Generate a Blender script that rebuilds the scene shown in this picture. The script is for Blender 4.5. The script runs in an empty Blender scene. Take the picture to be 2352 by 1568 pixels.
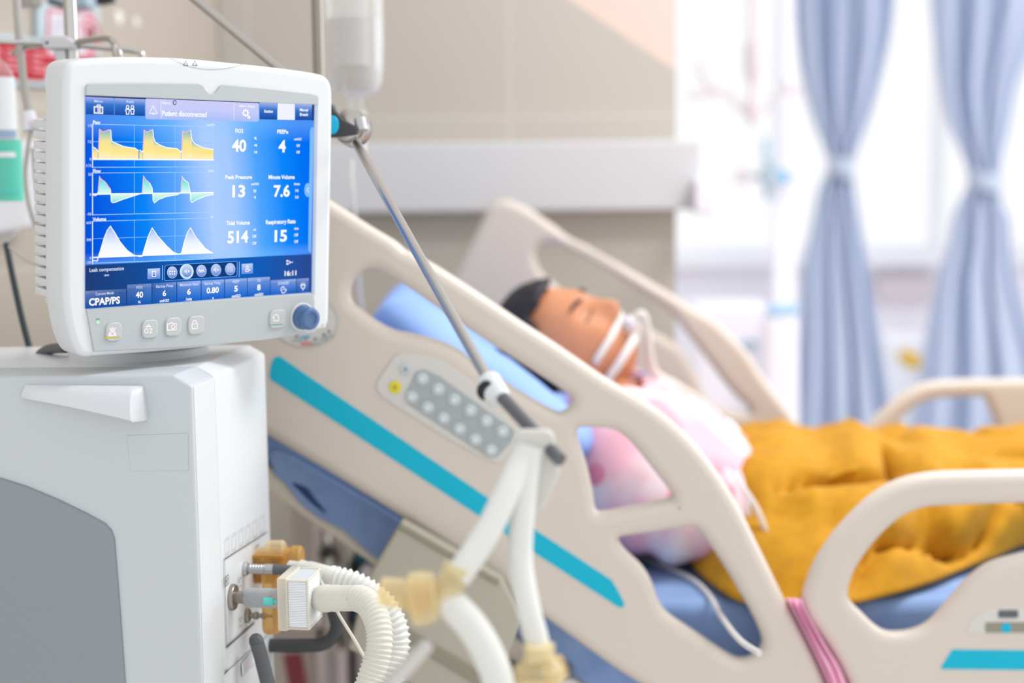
import bpy, bmesh, math, random
from mathutils import Vector, Matrix, noise
random.seed(7)
SC = bpy.context.scene
COL = SC.collection

# ---------------------------------------------------------------- camera
F, CX, CY = 50/36*2352, 1176.0, 784.0
CAMZ = 1.35
ROT = Matrix.Rotation(math.radians(90-6.4), 3, 'X') @ Matrix.Rotation(math.radians(-0.6), 3, 'Z')
CAMO = Vector((0, 0, CAMZ))
cd = bpy.data.cameras.new('camera'); cam = bpy.data.objects.new('camera', cd); COL.objects.link(cam)
cam.matrix_world = Matrix.Translation(CAMO) @ ROT.to_4x4()
cd.sensor_width = 36; cd.lens = 50; cd.clip_start = 0.05
cd.dof.use_dof = True; cd.dof.focus_distance = 1.61; cd.dof.aperture_fstop = 1.75
SC.camera = cam
# ---------------------------------------------------------------- light
SC.view_settings.view_transform = 'Standard'
try: SC.view_settings.look = 'None'
except Exception: pass
SC.view_settings.gamma = 1; SC.view_settings.use_curve_mapping = False
SC.view_settings.exposure = 0.09
wd = bpy.data.worlds.new('world'); SC.world = wd; wd.use_nodes = True
wd.node_tree.nodes['Background'].inputs[0].default_value = (0.97, 0.98, 1.0, 1)
wd.node_tree.nodes['Background'].inputs[1].default_value = 1.0
def area(name, loc, aim, sx, sy, power, col=(1, 1, 1)):
    l = bpy.data.lights.new(name, 'AREA'); l.shape = 'RECTANGLE'; l.size = sx; l.size_y = sy
    l.energy = power; l.color = col
    o = bpy.data.objects.new(name, l); COL.objects.link(o); o.location = loc
    o.rotation_euler = (Vector(aim)-Vector(loc)).to_track_quat('-Z', 'Y').to_euler()
    return o
area('ceiling_lamp', (1.3, 2.2, 2.95), (1.0, 2.3, 0), 1.2, 0.6, 44, (1, .985, .96))
area('daylight', (3.4, 3.6, 2.0), (0.2, 2.0, 1.0), 1.6, 1.8, 50, (.97, .98, 1))
try:
    SC.cycles.use_denoising = True
    SC.cycles.max_bounces = 10; SC.cycles.transparent_max_bounces = 16
except Exception: pass

# ---------------------------------------------------------------- projection helpers (where a ray of the lens meets a plane of the room)
def ray(px, py): return ROT @ Vector(((px-CX)/F, -(py-CY)/F, -1.0))
def at(px, py, d): return CAMO + ray(px, py)*d
def onY(px, py, Y):
    r = ray(px, py); return CAMO + r*(Y/r.y)
def onZ(px, py, Z):
    r = ray(px, py); return CAMO + r*((Z-CAMZ)/r.z)
class Fr:
    def __init__(s, o, u, v):
        s.o = Vector(o); s.u = Vector(u).normalized(); v = Vector(v)
        s.v = (v - s.u*v.dot(s.u)).normalized(); s.n = s.u.cross(s.v)
        s.M = Matrix((( s.u.x, s.v.x, s.n.x, s.o.x), (s.u.y, s.v.y, s.n.y, s.o.y), (s.u.z, s.v.z, s.n.z, s.o.z), (0, 0, 0, 1)))
    def hit(s, px, py, n=0):
        r = ray(px, py); o = s.o + s.n*n
        return CAMO + r*((o-CAMO).dot(s.n)/r.dot(s.n))
    def L(s, px, py, n=0):
        d = s.hit(px, py, n)-s.o; return Vector((d.dot(s.u), d.dot(s.v)))
    def Ls(s, pts, n=0): return [s.L(p[0], p[1], n) for p in pts]
    def w(s, u, v, n=0): return s.o + s.u*u + s.v*v + s.n*n

# ---------------------------------------------------------------- materials
def lin(h):
    h = h.lstrip('#'); r = [int(h[i:i+2], 16)/255 for i in (0, 2, 4)]
    return tuple(((c+.055)/1.055)**2.4 if c > .04045 else c/12.92 for c in r)+(1,)
MATS = {}
def mat(name, hexc, rough=.5, metal=0., trans=0., ior=1.45, bump=None, coat=0., alpha=1., sss=0., var=None, emit=0.):
    m = bpy.data.materials.new(name); m.use_nodes = True; nt = m.node_tree; b = nt.nodes['Principled BSDF']
    c = lin(hexc)
    b.inputs['Base Color'].default_value = c; b.inputs['Roughness'].default_value = rough; b.inputs['Metallic'].default_value = metal
    b.inputs['Transmission Weight'].default_value = trans; b.inputs['IOR'].default_value = ior
    b.inputs['Coat Weight'].default_value = coat; b.inputs['Alpha'].default_value = alpha
    if sss:
        b.inputs['Subsurface Weight'].default_value = sss; b.inputs['Subsurface Radius'].default_value = (.01, .004, .002)
    if emit:
        b.inputs['Emission Color'].default_value = c; b.inputs['Emission Strength'].default_value = emit
    if bump or var:
        tc = nt.nodes.new('ShaderNodeTexCoord'); nz = nt.nodes.new('ShaderNodeTexNoise')
        nz.inputs['Scale'].default_value = (bump or var)[0]; nz.inputs['Detail'].default_value = 4
        nt.links.new(tc.outputs['Object'], nz.inputs['Vector'])
        if bump:
            bp = nt.nodes.new('ShaderNodeBump'); bp.inputs['Strength'].default_value = bump[1]; bp.inputs['Distance'].default_value = .002
            nt.links.new(nz.outputs['Fac'], bp.inputs['Height']); nt.links.new(bp.outputs['Normal'], b.inputs['Normal'])
        if var:
            rp = nt.nodes.new('ShaderNodeValToRGB'); rp.color_ramp.elements[0].position = .3; rp.color_ramp.elements[1].position = .7
            rp.color_ramp.elements[0].color = lin(var[1]); rp.color_ramp.elements[1].color = c
            nt.links.new(nz.outputs['Fac'], rp.inputs['Fac']); nt.links.new(rp.outputs['Color'], b.inputs['Base Color'])
    MATS[name] = m; return m
def emit(name, hexc, s=1.0):
    m = bpy.data.materials.new(name); m.use_nodes = True; nt = m.node_tree
    nt.nodes.remove(nt.nodes['Principled BSDF']); e = nt.nodes.new('ShaderNodeEmission')
    e.inputs[0].default_value = lin(hexc); e.inputs[1].default_value = s*.96
    nt.links.new(e.outputs[0], nt.nodes['Material Output'].inputs[0]); MATS[name] = m; return m
def grad(name, stops, axis=1, s=1.0):
    m = emit(name, '000000', s); nt = m.node_tree; e = [n for n in nt.nodes if n.type == 'EMISSION'][0]
    uv = nt.nodes.new('ShaderNodeUVMap'); uv.uv_map = 'UVMap'; sp = nt.nodes.new('ShaderNodeSeparateXYZ'); rp = nt.nodes.new('ShaderNodeValToRGB')
    nt.links.new(uv.outputs[0], sp.inputs[0]); nt.links.new(sp.outputs[axis], rp.inputs[0]); nt.links.new(rp.outputs[0], e.inputs[0])
    ramp(rp, stops); return m
def ramp(rp, stops):
    el = rp.color_ramp.elements
    while len(el) > 1: el.remove(el[-1])
    el[0].position = stops[0][0]; el[0].color = lin(stops[0][1])
    for p, h in stops[1:]:
        k = el.new(p); k.color = lin(h)
def glassy(name, hexc, a, rough=.08, tint='ffffff'):
    """clear plastic: tinted see-through film with a gloss of its own"""
    m = bpy.data.materials.new(name); m.use_nodes = True; nt = m.node_tree; b = nt.nodes['Principled BSDF']
    b.inputs['Base Color'].default_value = lin(hexc); b.inputs['Roughness'].default_value = rough
    t = nt.nodes.new('ShaderNodeBsdfTransparent'); t.inputs[0].default_value = lin(tint)
    fr = nt.nodes.new('ShaderNodeLayerWeight'); fr.inputs[0].default_value = .35
    mr = nt.nodes.new('ShaderNodeMapRange'); mr.inputs[3].default_value = a; mr.inputs[4].default_value = min(1, a+.45)
    mx = nt.nodes.new('ShaderNodeMixShader')
    nt.links.new(fr.outputs['Facing'], mr.inputs[0]); nt.links.new(mr.outputs[0], mx.inputs[0])
    nt.links.new(t.outputs[0], mx.inputs[1]); nt.links.new(b.outputs[0], mx.inputs[2])
    nt.links.new(mx.outputs[0], nt.nodes['Material Output'].inputs[0]); MATS[name] = m; return m

# ---------------------------------------------------------------- shapes
def cr(pts, n=8, closed=False):
    """Catmull-Rom through the points (any dimension)"""
    P = [Vector(p) for p in pts]; out = []; N = len(P)
    rng = range(N) if closed else range(N-1)
    for i in rng:
        if closed: a, b, c, d = P[(i-1) % N], P[i], P[(i+1) % N], P[(i+2) % N]
        else: a, b, c, d = P[max(i-1, 0)], P[i], P[i+1], P[min(i+2, N-1)]
        for k in range(n):
            t = k/n
            out.append(.5*((2*b)+(c-a)*t+(2*a-5*b+4*c-d)*t*t+(3*b-a-3*c+d)*t**3))
    if not closed: out.append(P[-1].copy())
    return out
def rnd(pts, r, n=5):
    """polygon with rounded corners"""
    P = [Vector((p[0], p[1])) for p in pts]; out = []
    for i, p in enumerate(P):
        rr = pts[i][2] if len(pts[i]) > 2 else r
        a = P[i-1]-p; b = P[(i+1) % len(P)]-p; la, lb = a.length, b.length
        if rr <= 0 or la < 1e-9 or lb < 1e-9: out.append(p); continue
        a /= la; b /= lb; ang = a.angle(b, math.pi); t = min(rr/max(math.tan(ang/2), .05), la*.48, lb*.48)
        q0, q1 = p+a*t, p+b*t
        for k in range(n+1):
            s = k/n; out.append(q0*(1-s)**2+p*2*s*(1-s)+q1*s*s)
    return out
def circ(c, r, n=24, ry=None):
    return [Vector((c[0]+r*math.cos(2*math.pi*k/n), c[1]+(ry or r)*math.sin(2*math.pi*k/n))) for k in range(n)]
ROOTLOC = {}
class MB:
    def __init__(s): s.v = []; s.f = []; s.m = []; s.uv = []; s.names = []; s.flat = []
    def mi(s, m):
        if m not in s.names: s.names.append(m)
        return s.names.index(m)
    def add(s, vs, fs, m, uvs=None):
        o = len(s.v); s.v += [Vector(v) for v in vs]; k = s.mi(m)
        for f in fs:
            s.f.append([o+i for i in f]); s.m.append(k)
            s.uv.append([uvs[i] for i in f] if uvs else [(0, 0)]*len(f))
        return s
    def mesh(s, me, M, m):
        return s.add([M @ v.co for v in me.vertices], [list(p.vertices) for p in me.polygons], m)
    def plate(s, fr, loops, n0, n1, bev, m, res=2):
        """closed plate from outline loops (first the outline, then its holes) in a frame"""
        cu = bpy.data.curves.new('c', 'CURVE'); cu.dimensions = '2D'; cu.fill_mode = 'BOTH'
        h = (n1-n0)/2; bev = min(bev, h*.98)
        cu.extrude = h-bev; cu.bevel_depth = bev; cu.bevel_resolution = res; cu.offset = -bev
        for lp in loops:
            sp = cu.splines.new('POLY'); sp.points.add(len(lp)-1); sp.use_cyclic_u = True
            for q, p in zip(sp.points, lp): q.co = (p[0], p[1], 0, 1)
        s.fromcurve(cu, fr.M @ Matrix.Translation((0, 0, (n0+n1)/2)), m); return s
    def fromcurve(s, cu, M, m):
        ob = bpy.data.objects.new('c', cu); COL.objects.link(ob)
        me = bpy.data.meshes.new_from_object(ob.evaluated_get(bpy.context.evaluated_depsgraph_get()))
        s.mesh(me, M, m); bpy.data.objects.remove(ob); bpy.data.meshes.remove(me)
        bpy.data.curves.remove(cu)
    def poly(s, fr, pts, n, m):
        """flat face with its own 0..1 uv"""
        xs = [p[0] for p in pts]; ys = [p[1] for p in pts]; dx = max(xs)-min(xs) or 1; dy = max(ys)-min(ys) or 1
        return s.add([fr.w(p[0], p[1], n) for p in pts], [list(range(len(pts)))], m, [((p[0]-min(xs))/dx, (p[1]-min(ys))/dy) for p in pts])
    def stroke(s, fr, pts, wd, n, m, closed=False):
        P = [Vector(p) for p in pts]; N = len(P); L = []; R = []
        for i, p in enumerate(P):
            a = P[i-1] if (i or closed) else None; b = P[(i+1) % N] if (i < N-1 or closed) else None
            d = Vector((0, 0))
            if a is not None: d += (p-a).normalized()
            if b is not None: d += (b-p).normalized()
            d = d.normalized() if d.length > 1e-6 else Vector((1, 0))
            k = 1.0
            if a is not None and b is not None: k = 1/max(.5, d.dot((b-p).normalized()) if (b-p).length else 1)
            q = Vector((-d.y, d.x))*wd/2*k; L.append(p+q); R.append(p-q)
        vs = [fr.w(q.x, q.y, n) for q in L]+[fr.w(q.x, q.y, n) for q in R]
        fs = [[N+i, N+(i+1) % N, (i+1) % N, i] for i in range(N if closed else N-1)]
        return s.add(vs, fs, m)
    def tube(s, path, r, m, seg=12, caps=True, flat=1.0, up=(0, 0, 1)):
        P = [Vector(p) for p in path]; N = len(P)
        R = list(r) if isinstance(r, (list, tuple)) else [r]*N
        T = []
        for i in range(N): T.append((P[min(i+1, N-1)]-P[max(i-1, 0)]).normalized())
        ref = Vector(up)
        if abs(T[0].dot(ref)) > .95: ref = Vector((1, 0, 0))
        U = (ref-T[0]*ref.dot(T[0])).normalized(); vs = []
        for i in range(N):
            U = (U-T[i]*U.dot(T[i])).normalized(); W = T[i].cross(U)
            for k in range(seg):
                a = 2*math.pi*k/seg; vs.append(P[i]+(U*math.cos(a)*flat+W*math.sin(a))*R[i])
        fs = [[i*seg+k, i*seg+(k+1) % seg, (i+1)*seg+(k+1) % seg, (i+1)*seg+k] for i in range(N-1) for k in range(seg)]
        if caps: fs += [list(range(seg))[::-1], [(N-1)*seg+k for k in range(seg)]]
        return s.add(vs, fs, m)
    def lathe(s, o, axis, prof, m, seg=24, ref=(0, 0, 1), sq=1.0):
        """prof = [(radius, height along the axis)]"""
        o = Vector(o); A = Vector(axis).normalized(); ref = Vector(ref)
        if abs(A.dot(ref)) > .95: ref = Vector((1, 0, 0))
        U = (ref-A*ref.dot(A)).normalized(); W = A.cross(U); vs = []
        for r, h in prof:
            for k in range(seg):
                a = 2*math.pi*k/seg; vs.append(o+A*h+(U*math.cos(a)+W*math.sin(a)*sq)*max(r, 1e-5))
        N = len(prof)
        fs = [[i*seg+k, i*seg+(k+1) % seg, (i+1)*seg+(k+1) % seg, (i+1)*seg+k] for i in range(N-1) for k in range(seg)]
        fs += [list(range(seg))[::-1], [(N-1)*seg+k for k in range(seg)]]
        return s.add(vs, fs, m)
    def grid(s, rows, m, closed_u=False, uvs=None):
        nr = len(rows); nc = len(rows[0]); vs = [p for r in rows for p in r]
        fs = [[i*nc+k, i*nc+(k+1) % nc, (i+1)*nc+(k+1) % nc, (i+1)*nc+k] for i in range(nr-1) for k in range(nc if closed_u else nc-1)]
        return s.add(vs, fs, m, uvs)
    def text(s, fr, txt, u, v, h, n, m, wid=None, bold=0., align='CENTER', ext=0.):
        cu = bpy.data.curves.new('t', 'FONT'); cu.body = txt; cu.size = 1; cu.align_x = 'CENTER'; cu.offset = bold; cu.resolution_u = 3
        ob = bpy.data.objects.new('t', cu); COL.objects.link(ob)
        me = bpy.data.meshes.new_from_object(ob.evaluated_get(bpy.context.evaluated_depsgraph_get()))
        bpy.data.objects.remove(ob); bpy.data.curves.remove(cu)
        if not me.vertices: bpy.data.meshes.remove(me); return s
        xs = [q.co.x for q in me.vertices]; ys = [q.co.y for q in me.vertices]
        sy = h/.72; sx = wid/(max(xs)-min(xs)) if wid else sy
        cxm = (max(xs)+min(xs))/2; cym = .36
        s.mesh(me, fr.M @ Matrix.Translation((u, v, n)) @ Matrix.Diagonal((sx, sy, 1, 1)) @ Matrix.Translation((-cxm, -cym, 0)), m)
        bpy.data.meshes.remove(me); return s
    def build(s, name, parent=None, smooth=.6, label=None, uv=False, solid=0., sub=0):
        me = bpy.data.meshes.new(name); o = bpy.data.objects.new(name, me); COL.objects.link(o)
        if parent is not None: base = ROOTLOC[parent.name]
        else:
            lo = [min(v[i] for v in s.v) for i in range(3)]; hi = [max(v[i] for v in s.v) for i in range(3)]
            base = Vector(((lo[0]+hi[0])/2, (lo[1]+hi[1])/2, lo[2])); o.location = base
        me.from_pydata([v-base for v in s.v], [], s.f)
        for n in s.names: me.materials.append(MATS[n])
        me.polygons.foreach_set('material_index', s.m)
        if uv:
            ul = me.uv_layers.new(name='UVMap')
            k = 0
            for f in s.uv:
                for q in f: ul.data[k].uv = q; k += 1
        me.update()
        if smooth:
            me.shade_smooth(); me.set_sharp_from_angle(angle=smooth)
        if parent is not None: o.parent = parent
        ROOTLOC[o.name] = base
        if solid:
            md = o.modifiers.new('thickness', 'SOLIDIFY'); md.thickness = solid; md.offset = 0
        if sub:
            md = o.modifiers.new('smooth', 'SUBSURF'); md.levels = sub; md.render_levels = sub
        if label: o['label'] = label
        return o
def tag(o, label, cat, group=None, kind=None):
    o['label'] = label; o['category'] = cat
    if group: o['group'] = group
    if kind: o['kind'] = kind
    return o
def thing(name, label, cat, loc, group=None):
    o = bpy.data.objects.new(name, None); COL.objects.link(o); o.location = loc; o.empty_display_size = .05
    ROOTLOC[o.name] = Vector(loc); return tag(o, label, cat, group)
def struct(o):
    o['kind'] = 'structure'; return o
X, Y, Z = Vector((1, 0, 0)), Vector((0, 1, 0)), Vector((0, 0, 1))
WF = Fr((0, 0, 0), X, Y)      # the floor plane as a frame

# ---------------------------------------------------------------- palette
mat('white_plastic', 'd7dadd', .35); mat('bright_white_plastic', 'd8dbdd', .35, coat=.1)
mat('vent_grey', 'c3c8cb', .45); mat('bezel_grey', 'b3b8ba', .4); mat('panel_grey', '8b9396', .5, bump=(900, .15))
mat('button_grey', 'b9bdbd', .4); mat('seam_dark', '6d7072', .7); mat('dark_grey', '5b5e62', .45); mat('charcoal', '3b3d40', .5)
mat('black', '17181b', .5); mat('knob_blue', '4d6b96', .35); mat('strip_blue_grey', 'a9b7cd', .4)
mat('chrome', 'c9c6c2', .16, 1.); mat('steel', 'b9b5b0', .3, 1.); mat('satin_steel', 'b9babc', .4, .7); mat('dull_steel', '9b948c', .35, .9)
mat('teal', '00b0cc', .75); mat('teal_button', '18b4e0', .4); mat('mint', '5fd0c4', .4)
AMB = 1
mat('milky', 'eeeee6', .35, trans=.25, ior=1.15); mat('hose_white', 'efefea', .35, trans=.2, ior=1.15); mat('hose_warm', 'e6e3d8', .35, trans=.2, ior=1.15)
mat('filter_paper', 'eceef0', .6); mat('filter_gap', 'c9ced3', .6)
mat('bed_beige', 'd0c6bb', .4); mat('bed_light', 'ebe6df', .4); mat('platform_beige', 'e2d9c8', .5); mat('box_olive', 'b0ab9a', .5); mat('box_edge', '8f8a78', .5)
mat('pad_light', 'cfccc6', .45); mat('pad_grey', 'a3a9a9', .45); mat('pad_button', 'bcc4c6', .35); mat('pad_dot', 'e3e8ea', .4); mat('yellow_button', 'dccb10', .4)
mat('sheet_blue', '8da7d2', .85, bump=(16, .8), var=(5, '7b97c6')); mat('crease_shade_navy', '33507c', .7); mat('mattress_blue', '5677a6', .8, bump=(20, .4)); mat('pillow_blue', '8fb0ee', .85, bump=(14, .5))
mat('skin', 'dd9a72', .5, sss=.1, var=(14, 'd08a64')); mat('hair', '24242c', .5); mat('tape_white', 'f4f1ee', .6)
mat('mustard', 'c38c09', .85, bump=(40, .3), var=(7, 'b57e06'))
mat('pink_cloth', 'fcc0dc', .8, bump=(20, .4)); mat('maroon', 'b4606f', .8)
mat('ink_dark', '4d5054', .6); mat('ink_red', 'd8404c', .6); mat('rose_ink', 'a0546a', .6); mat('paper', 'e9ebee', .5); mat('sign_frame', 'b9ccd2', .5); mat('sign_white', 'd4d2dc', .6)
mat('sign_red', 'ad1c2a', .8); mat('sign_pink', 'd4485e', .7); mat('sign_text', 'e08890', .7); mat('sign_dark', '55525a', .5)
mat('wall_mark', 'e9e6e1', .8); mat('rail_grey', 'cfcfd2', .4); mat('cable_dark', '22343c', .5); mat('cable_grey', 'b6b1ac', .5)
mat('lavender_white', 'eceaf4', .5); mat('frame_white', 'f2f3f7', .5); mat('pale_pinkgrey', 'd6ccd2', .5); mat('pale_blue', 'bfd3e0', .5); mat('sky_blue', '63b6ea', .5)
mat('flow_grey', 'a9bccb', .4); mat('yellow_plastic', 'f0bf10', .4); mat('red_plastic', 'd9563a', .4); mat('blue_bag', '0f8fc0', .4)
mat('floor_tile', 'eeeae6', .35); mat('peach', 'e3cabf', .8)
mat('bag_label', 'eef1f3', .5); mat('bag_teal', '62d0b8', .5); mat('bag_ink', '9fb4cf', .5)
glassy('clear_plastic', 'f2f4f6', .12, .05); glassy('saline', 'cfcdca', .3, .05, 'f2f0ee'); glassy('clear_tube', 'eceae6', .5, .2); glassy('pane', 'ffffff', .02, .02)
glassy('grey_clear', 'b3b5b7', .6, .1); glassy('amber', 'dfb264', .35, .08, 'f8e6c6'); glassy('amber_dark', 'c0924a', .4, .1, 'f0d8ac'); glassy('amber_pale', 'f3e4bc', .3, .12, 'fbf1d4'); glassy('hose_clear', 'f2f2ee', .62, .3, 'f4f4f0'); glassy('filter_edge', 'f4f0e4', .35, .12, 'fdf9ee')
glassy('bottle_label', 'e4e3e2', .38, .5); mat('pale_sky', 'a9cdf0', .5)
def tiles(name, c1, c2, gr, scale, wx, wy):
    m = mat(name, c1, .35); nt = m.node_tree; b = nt.nodes['Principled BSDF']
    tc = nt.nodes.new('ShaderNodeUVMap'); tc.uv_map = 'UVMap'; br = nt.nodes.new('ShaderNodeTexBrick'); br.offset = 0
    br.inputs['Color1'].default_value = lin(c1); br.inputs['Color2'].default_value = lin(c2); br.inputs['Mortar'].default_value = lin(gr)
    br.inputs['Scale'].default_value = scale; br.inputs['Mortar Size'].default_value = .004; br.inputs['Brick Width'].default_value = wx; br.inputs['Row Height'].default_value = wy
    nt.links.new(tc.outputs[0], br.inputs[0]); nt.links.new(br.outputs[0], b.inputs['Base Color'])
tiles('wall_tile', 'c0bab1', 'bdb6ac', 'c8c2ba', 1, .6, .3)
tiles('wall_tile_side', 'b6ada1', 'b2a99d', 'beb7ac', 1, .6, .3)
def curtain_mat():
    m = mat('curtain_cloth', 'd9e1ee', .8); nt = m.node_tree; b = nt.nodes['Principled BSDF']
    tl = nt.nodes.new('ShaderNodeBsdfTranslucent'); tl.inputs[0].default_value = lin('dde5f4')
    mx = nt.nodes.new('ShaderNodeMixShader'); mx.inputs[0].default_value = .5
    nt.links.new(b.outputs[0], mx.inputs[1]); nt.links.new(tl.outputs[0], mx.inputs[2]); nt.links.new(mx.outputs[0], nt.nodes['Material Output'].inputs[0])
curtain_mat()
def gown_mat():
    m = mat('gown_cloth', 'f6eef2', .85); nt = m.node_tree; b = nt.nodes['Principled BSDF']
    tc = nt.nodes.new('ShaderNodeTexCoord'); nz = nt.nodes.new('ShaderNodeTexNoise'); nz.inputs['Scale'].default_value = 9; nz.inputs['Detail'].default_value = 2
    r1 = nt.nodes.new('ShaderNodeValToRGB'); ramp(r1, [(.36, 'f0e6ea'), (.56, 'eeb4c2')])
    vo = nt.nodes.new('ShaderNodeTexVoronoi'); vo.inputs['Scale'].default_value = 9
    r2 = nt.nodes.new('ShaderNodeValToRGB'); ramp(r2, [(.15, 'ffffff'), (.19, '000000')])
    hs = nt.nodes.new('ShaderNodeSeparateColor'); r3 = nt.nodes.new('ShaderNodeValToRGB'); r3.color_ramp.interpolation = 'CONSTANT'
    ramp(r3, [(0, '8f8ed8'), (.3, 'f0b070'), (.6, '7cc6dc'), (.8, 'e890a8')])
    mx = nt.nodes.new('ShaderNodeMix'); mx.data_type = 'RGBA'
    for nd in (nz, vo): nt.links.new(tc.outputs['Object'], nd.inputs['Vector'])
    nt.links.new(nz.outputs['Fac'], r1.inputs[0]); nt.links.new(vo.outputs['Distance'], r2.inputs[0]); nt.links.new(vo.outputs['Color'], hs.inputs[0])
    nt.links.new(hs.outputs[0], r3.inputs[0]); nt.links.new(r2.outputs[0], mx.inputs[0]); nt.links.new(r1.outputs[0], mx.inputs[6]); nt.links.new(r3.outputs[0], mx.inputs[7])
    nt.links.new(mx.outputs[2], b.inputs['Base Color'])
gown_mat()
# ================================================================ the setting
WY = 3.35
BW = Fr((0, WY, 0), X, Z)
cor = onY(512, 300, WY); wend = onY(1552, 400, WY)
b = MB(); b.plate(WF, [[(-3, .3), (5, .3), (5, 6.6), (-3, 6.6)]], -.1, 0, .001, 'floor_tile'); struct(b.build('floor'))
def wall_uv(fr, u0, u1, v1, m, thick, name):
    b = MB()
    vs = [fr.w(u0, 0, 0), fr.w(u1, 0, 0), fr.w(u1, v1, 0), fr.w(u0, v1, 0), fr.w(u0, 0, -thick), fr.w(u1, 0, -thick), fr.w(u1, v1, -thick), fr.w(u0, v1, -thick)]
    b.add(vs, [[0, 1, 2, 3], [5, 4, 7, 6], [1, 5, 6, 2], [4, 0, 3, 7], [3, 2, 6, 7], [4, 5, 1, 0]], m, [(u0, 0), (u1, 0), (u1, v1), (u0, v1)]*2)
    return struct(b.build(name, uv=True))
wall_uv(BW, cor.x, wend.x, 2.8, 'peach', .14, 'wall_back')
# thin tile layer over the peach wall, top edge sloping down to the right
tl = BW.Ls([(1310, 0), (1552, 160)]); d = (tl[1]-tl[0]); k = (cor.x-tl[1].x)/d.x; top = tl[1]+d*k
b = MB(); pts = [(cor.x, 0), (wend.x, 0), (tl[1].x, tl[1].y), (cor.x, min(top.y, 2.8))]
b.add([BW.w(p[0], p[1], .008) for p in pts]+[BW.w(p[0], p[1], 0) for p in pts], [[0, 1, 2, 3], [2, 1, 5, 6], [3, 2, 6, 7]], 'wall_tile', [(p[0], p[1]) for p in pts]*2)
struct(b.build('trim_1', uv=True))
LWD = Vector((.30, .954, 0)).normalized()
LW = Fr((cor.x, WY, 0), LWD, Z)
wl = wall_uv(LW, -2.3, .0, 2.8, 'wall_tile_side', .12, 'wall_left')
b = MB()
for (px, py, rx, ry) in ((272, 40, 10, 18), (312, 50, 7, 13)):
    c = LW.L(px, py); b.plate(LW, [cr([(c.x+rx*.0012*math.cos(a)*(1+.2*math.sin(3*a)), c.y+ry*.0008*math.sin(a)) for a in [k*.7 for k in range(9)]], 4, True)], .0, .002, .0005, 'wall_mark')
mk = b.build('paint_mark', wl)
# window wall far behind
WWY = 6.4
WW = Fr((0, WWY, 0), X, Z)
sill = WW.L(1900, 592).y
b = MB(); b.plate(WW, [[(.2, 0), (4.2, 0), (4.2, 2.95), (.2, 2.95)], [(.45, sill), (4.0, sill), (4.0, 2.8), (.45, 2.8)][::-1]], -.14, 0, .004, 'lavender_white'); struct(b.build('wall_back_window'))
xs = [WW.L(p, 400).x for p in (1560, 1800, 2163)]+[4.0]
for i in range(3):
    x0, x1 = xs[i], xs[i+1]
    if i == 0: x0 = .45
    b = MB(); b.plate(WW, [[(x0, sill), (x1, sill), (x1, 2.8), (x0, 2.8)], [(x0+.03, sill+.05), (x1-.03, sill+.05), (x1-.03, 2.77), (x0+.03, 2.77)][::-1]], -.10, -.04, .004, 'frame_white')
    w = struct(b.build('window_%d' % (i+1)))
    b = MB(); b.plate(WW, [[(x0+.03, sill+.05), (x1-.03, sill+.05), (x1-.03, 2.77), (x0+.03, 2.77)]], -.075, -.068, .001, 'pane'); b.build('pane', w)
b = MB(); b.plate(WW, [[(.3, sill-.03), (4.1, sill-.03), (4.1, sill), (.3, sill)]], 0, .12, .004, 'frame_white'); struct(b.build('trim_2'))

# headwall rail on the back wall
b = MB(); r0 = BW.L(760, 330, .07); r1 = BW.L(1612, 322, .07); rb = BW.L(1200, 486, .07).y; rt = BW.L(1200, 325, .07).y
b.plate(BW, [rnd([(cor.x+.02, rb), (r1.x, rb), (r1.x, rt), (cor.x+.02, rt)], .006)], .009, .07, .006, 'rail_grey')
hw = b.build('headwall_panel'); tag(hw, 'long pale grey medical rail panel running across the tiled wall behind the bed', 'wall panel')
b = MB(); q = BW.Ls([(1592, 410), (1640, 410), (1640, 490), (1592, 490)], .1); b.plate(BW, [rnd([(q[3].x, q[3].y), (q[2].x, q[2].y), (q[1].x, q[1].y), (q[0].x, q[0].y)], .006)], .071, .13, .006, 'lavender_white')
tag(b.build('wall_socket_box'), 'small white box at the right end of the grey wall rail panel', 'socket box')
# pale panel on the left wall
b = MB(); q = [LW.L(p[0], p[1], .05) for p in ((-140, 330), (93, 318), (93, 520), (-140, 560))]
b.plate(LW, [rnd([q[3], q[2], q[1], q[0]], .01)], .001, .05, .006, 'rail_grey')
tag(b.build('wall_panel'), 'pale grey panel on the left wall behind the hanging saline bag', 'wall panel')

# ---------------------------------------------------------------- wall signs
def sign_plate(pxs, lab):
    q = [LW.L(p[0], p[1], .012) for p in pxs]
    t = thing('wall_sign', lab, 'sign', LW.w(q[3].x, q[3].y, .0))
    b = MB(); b.plate(LW, [rnd([q[3], q[2], q[1], q[0]], .008)], .001, .012, .003, 'sign_frame'); b.build('sign_frame', t)
    return t, q
def inset(q, k):
    c = sum(q, Vector((0, 0)))/4; return [p+(c-p).normalized()*k for p in q]
t, q = sign_plate([(88, 0), (231, 14), (231, 150), (88, 150)], 'white sign with red prohibition circle behind the chrome pole')
i1 = inset(q, .028); b = MB(); b.poly(LW, [i1[3], i1[2], i1[1], i1[0]], .0125, 'sign_pink'); i2 = inset(q, .037); b.poly(LW, [i2[3], i2[2], i2[1], i2[0]], .0128, 'sign_white'); b.build('sign_face', t, smooth=0)
b = MB(); c = LW.L(194, 80); R = .031
b.stroke(LW, circ(c, R, 40), .0065, .0133, 'sign_pink', True); b.stroke(LW, [c+Vector((-.021, .021)), c+Vector((.021, -.021))], .006, .0135, 'sign_pink')
b.poly(LW, [c+Vector(p) for p in ((-.014, -.016), (.014, -.018), (.014, .012), (-.014, .014))], .0131, 'sign_dark')
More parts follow.
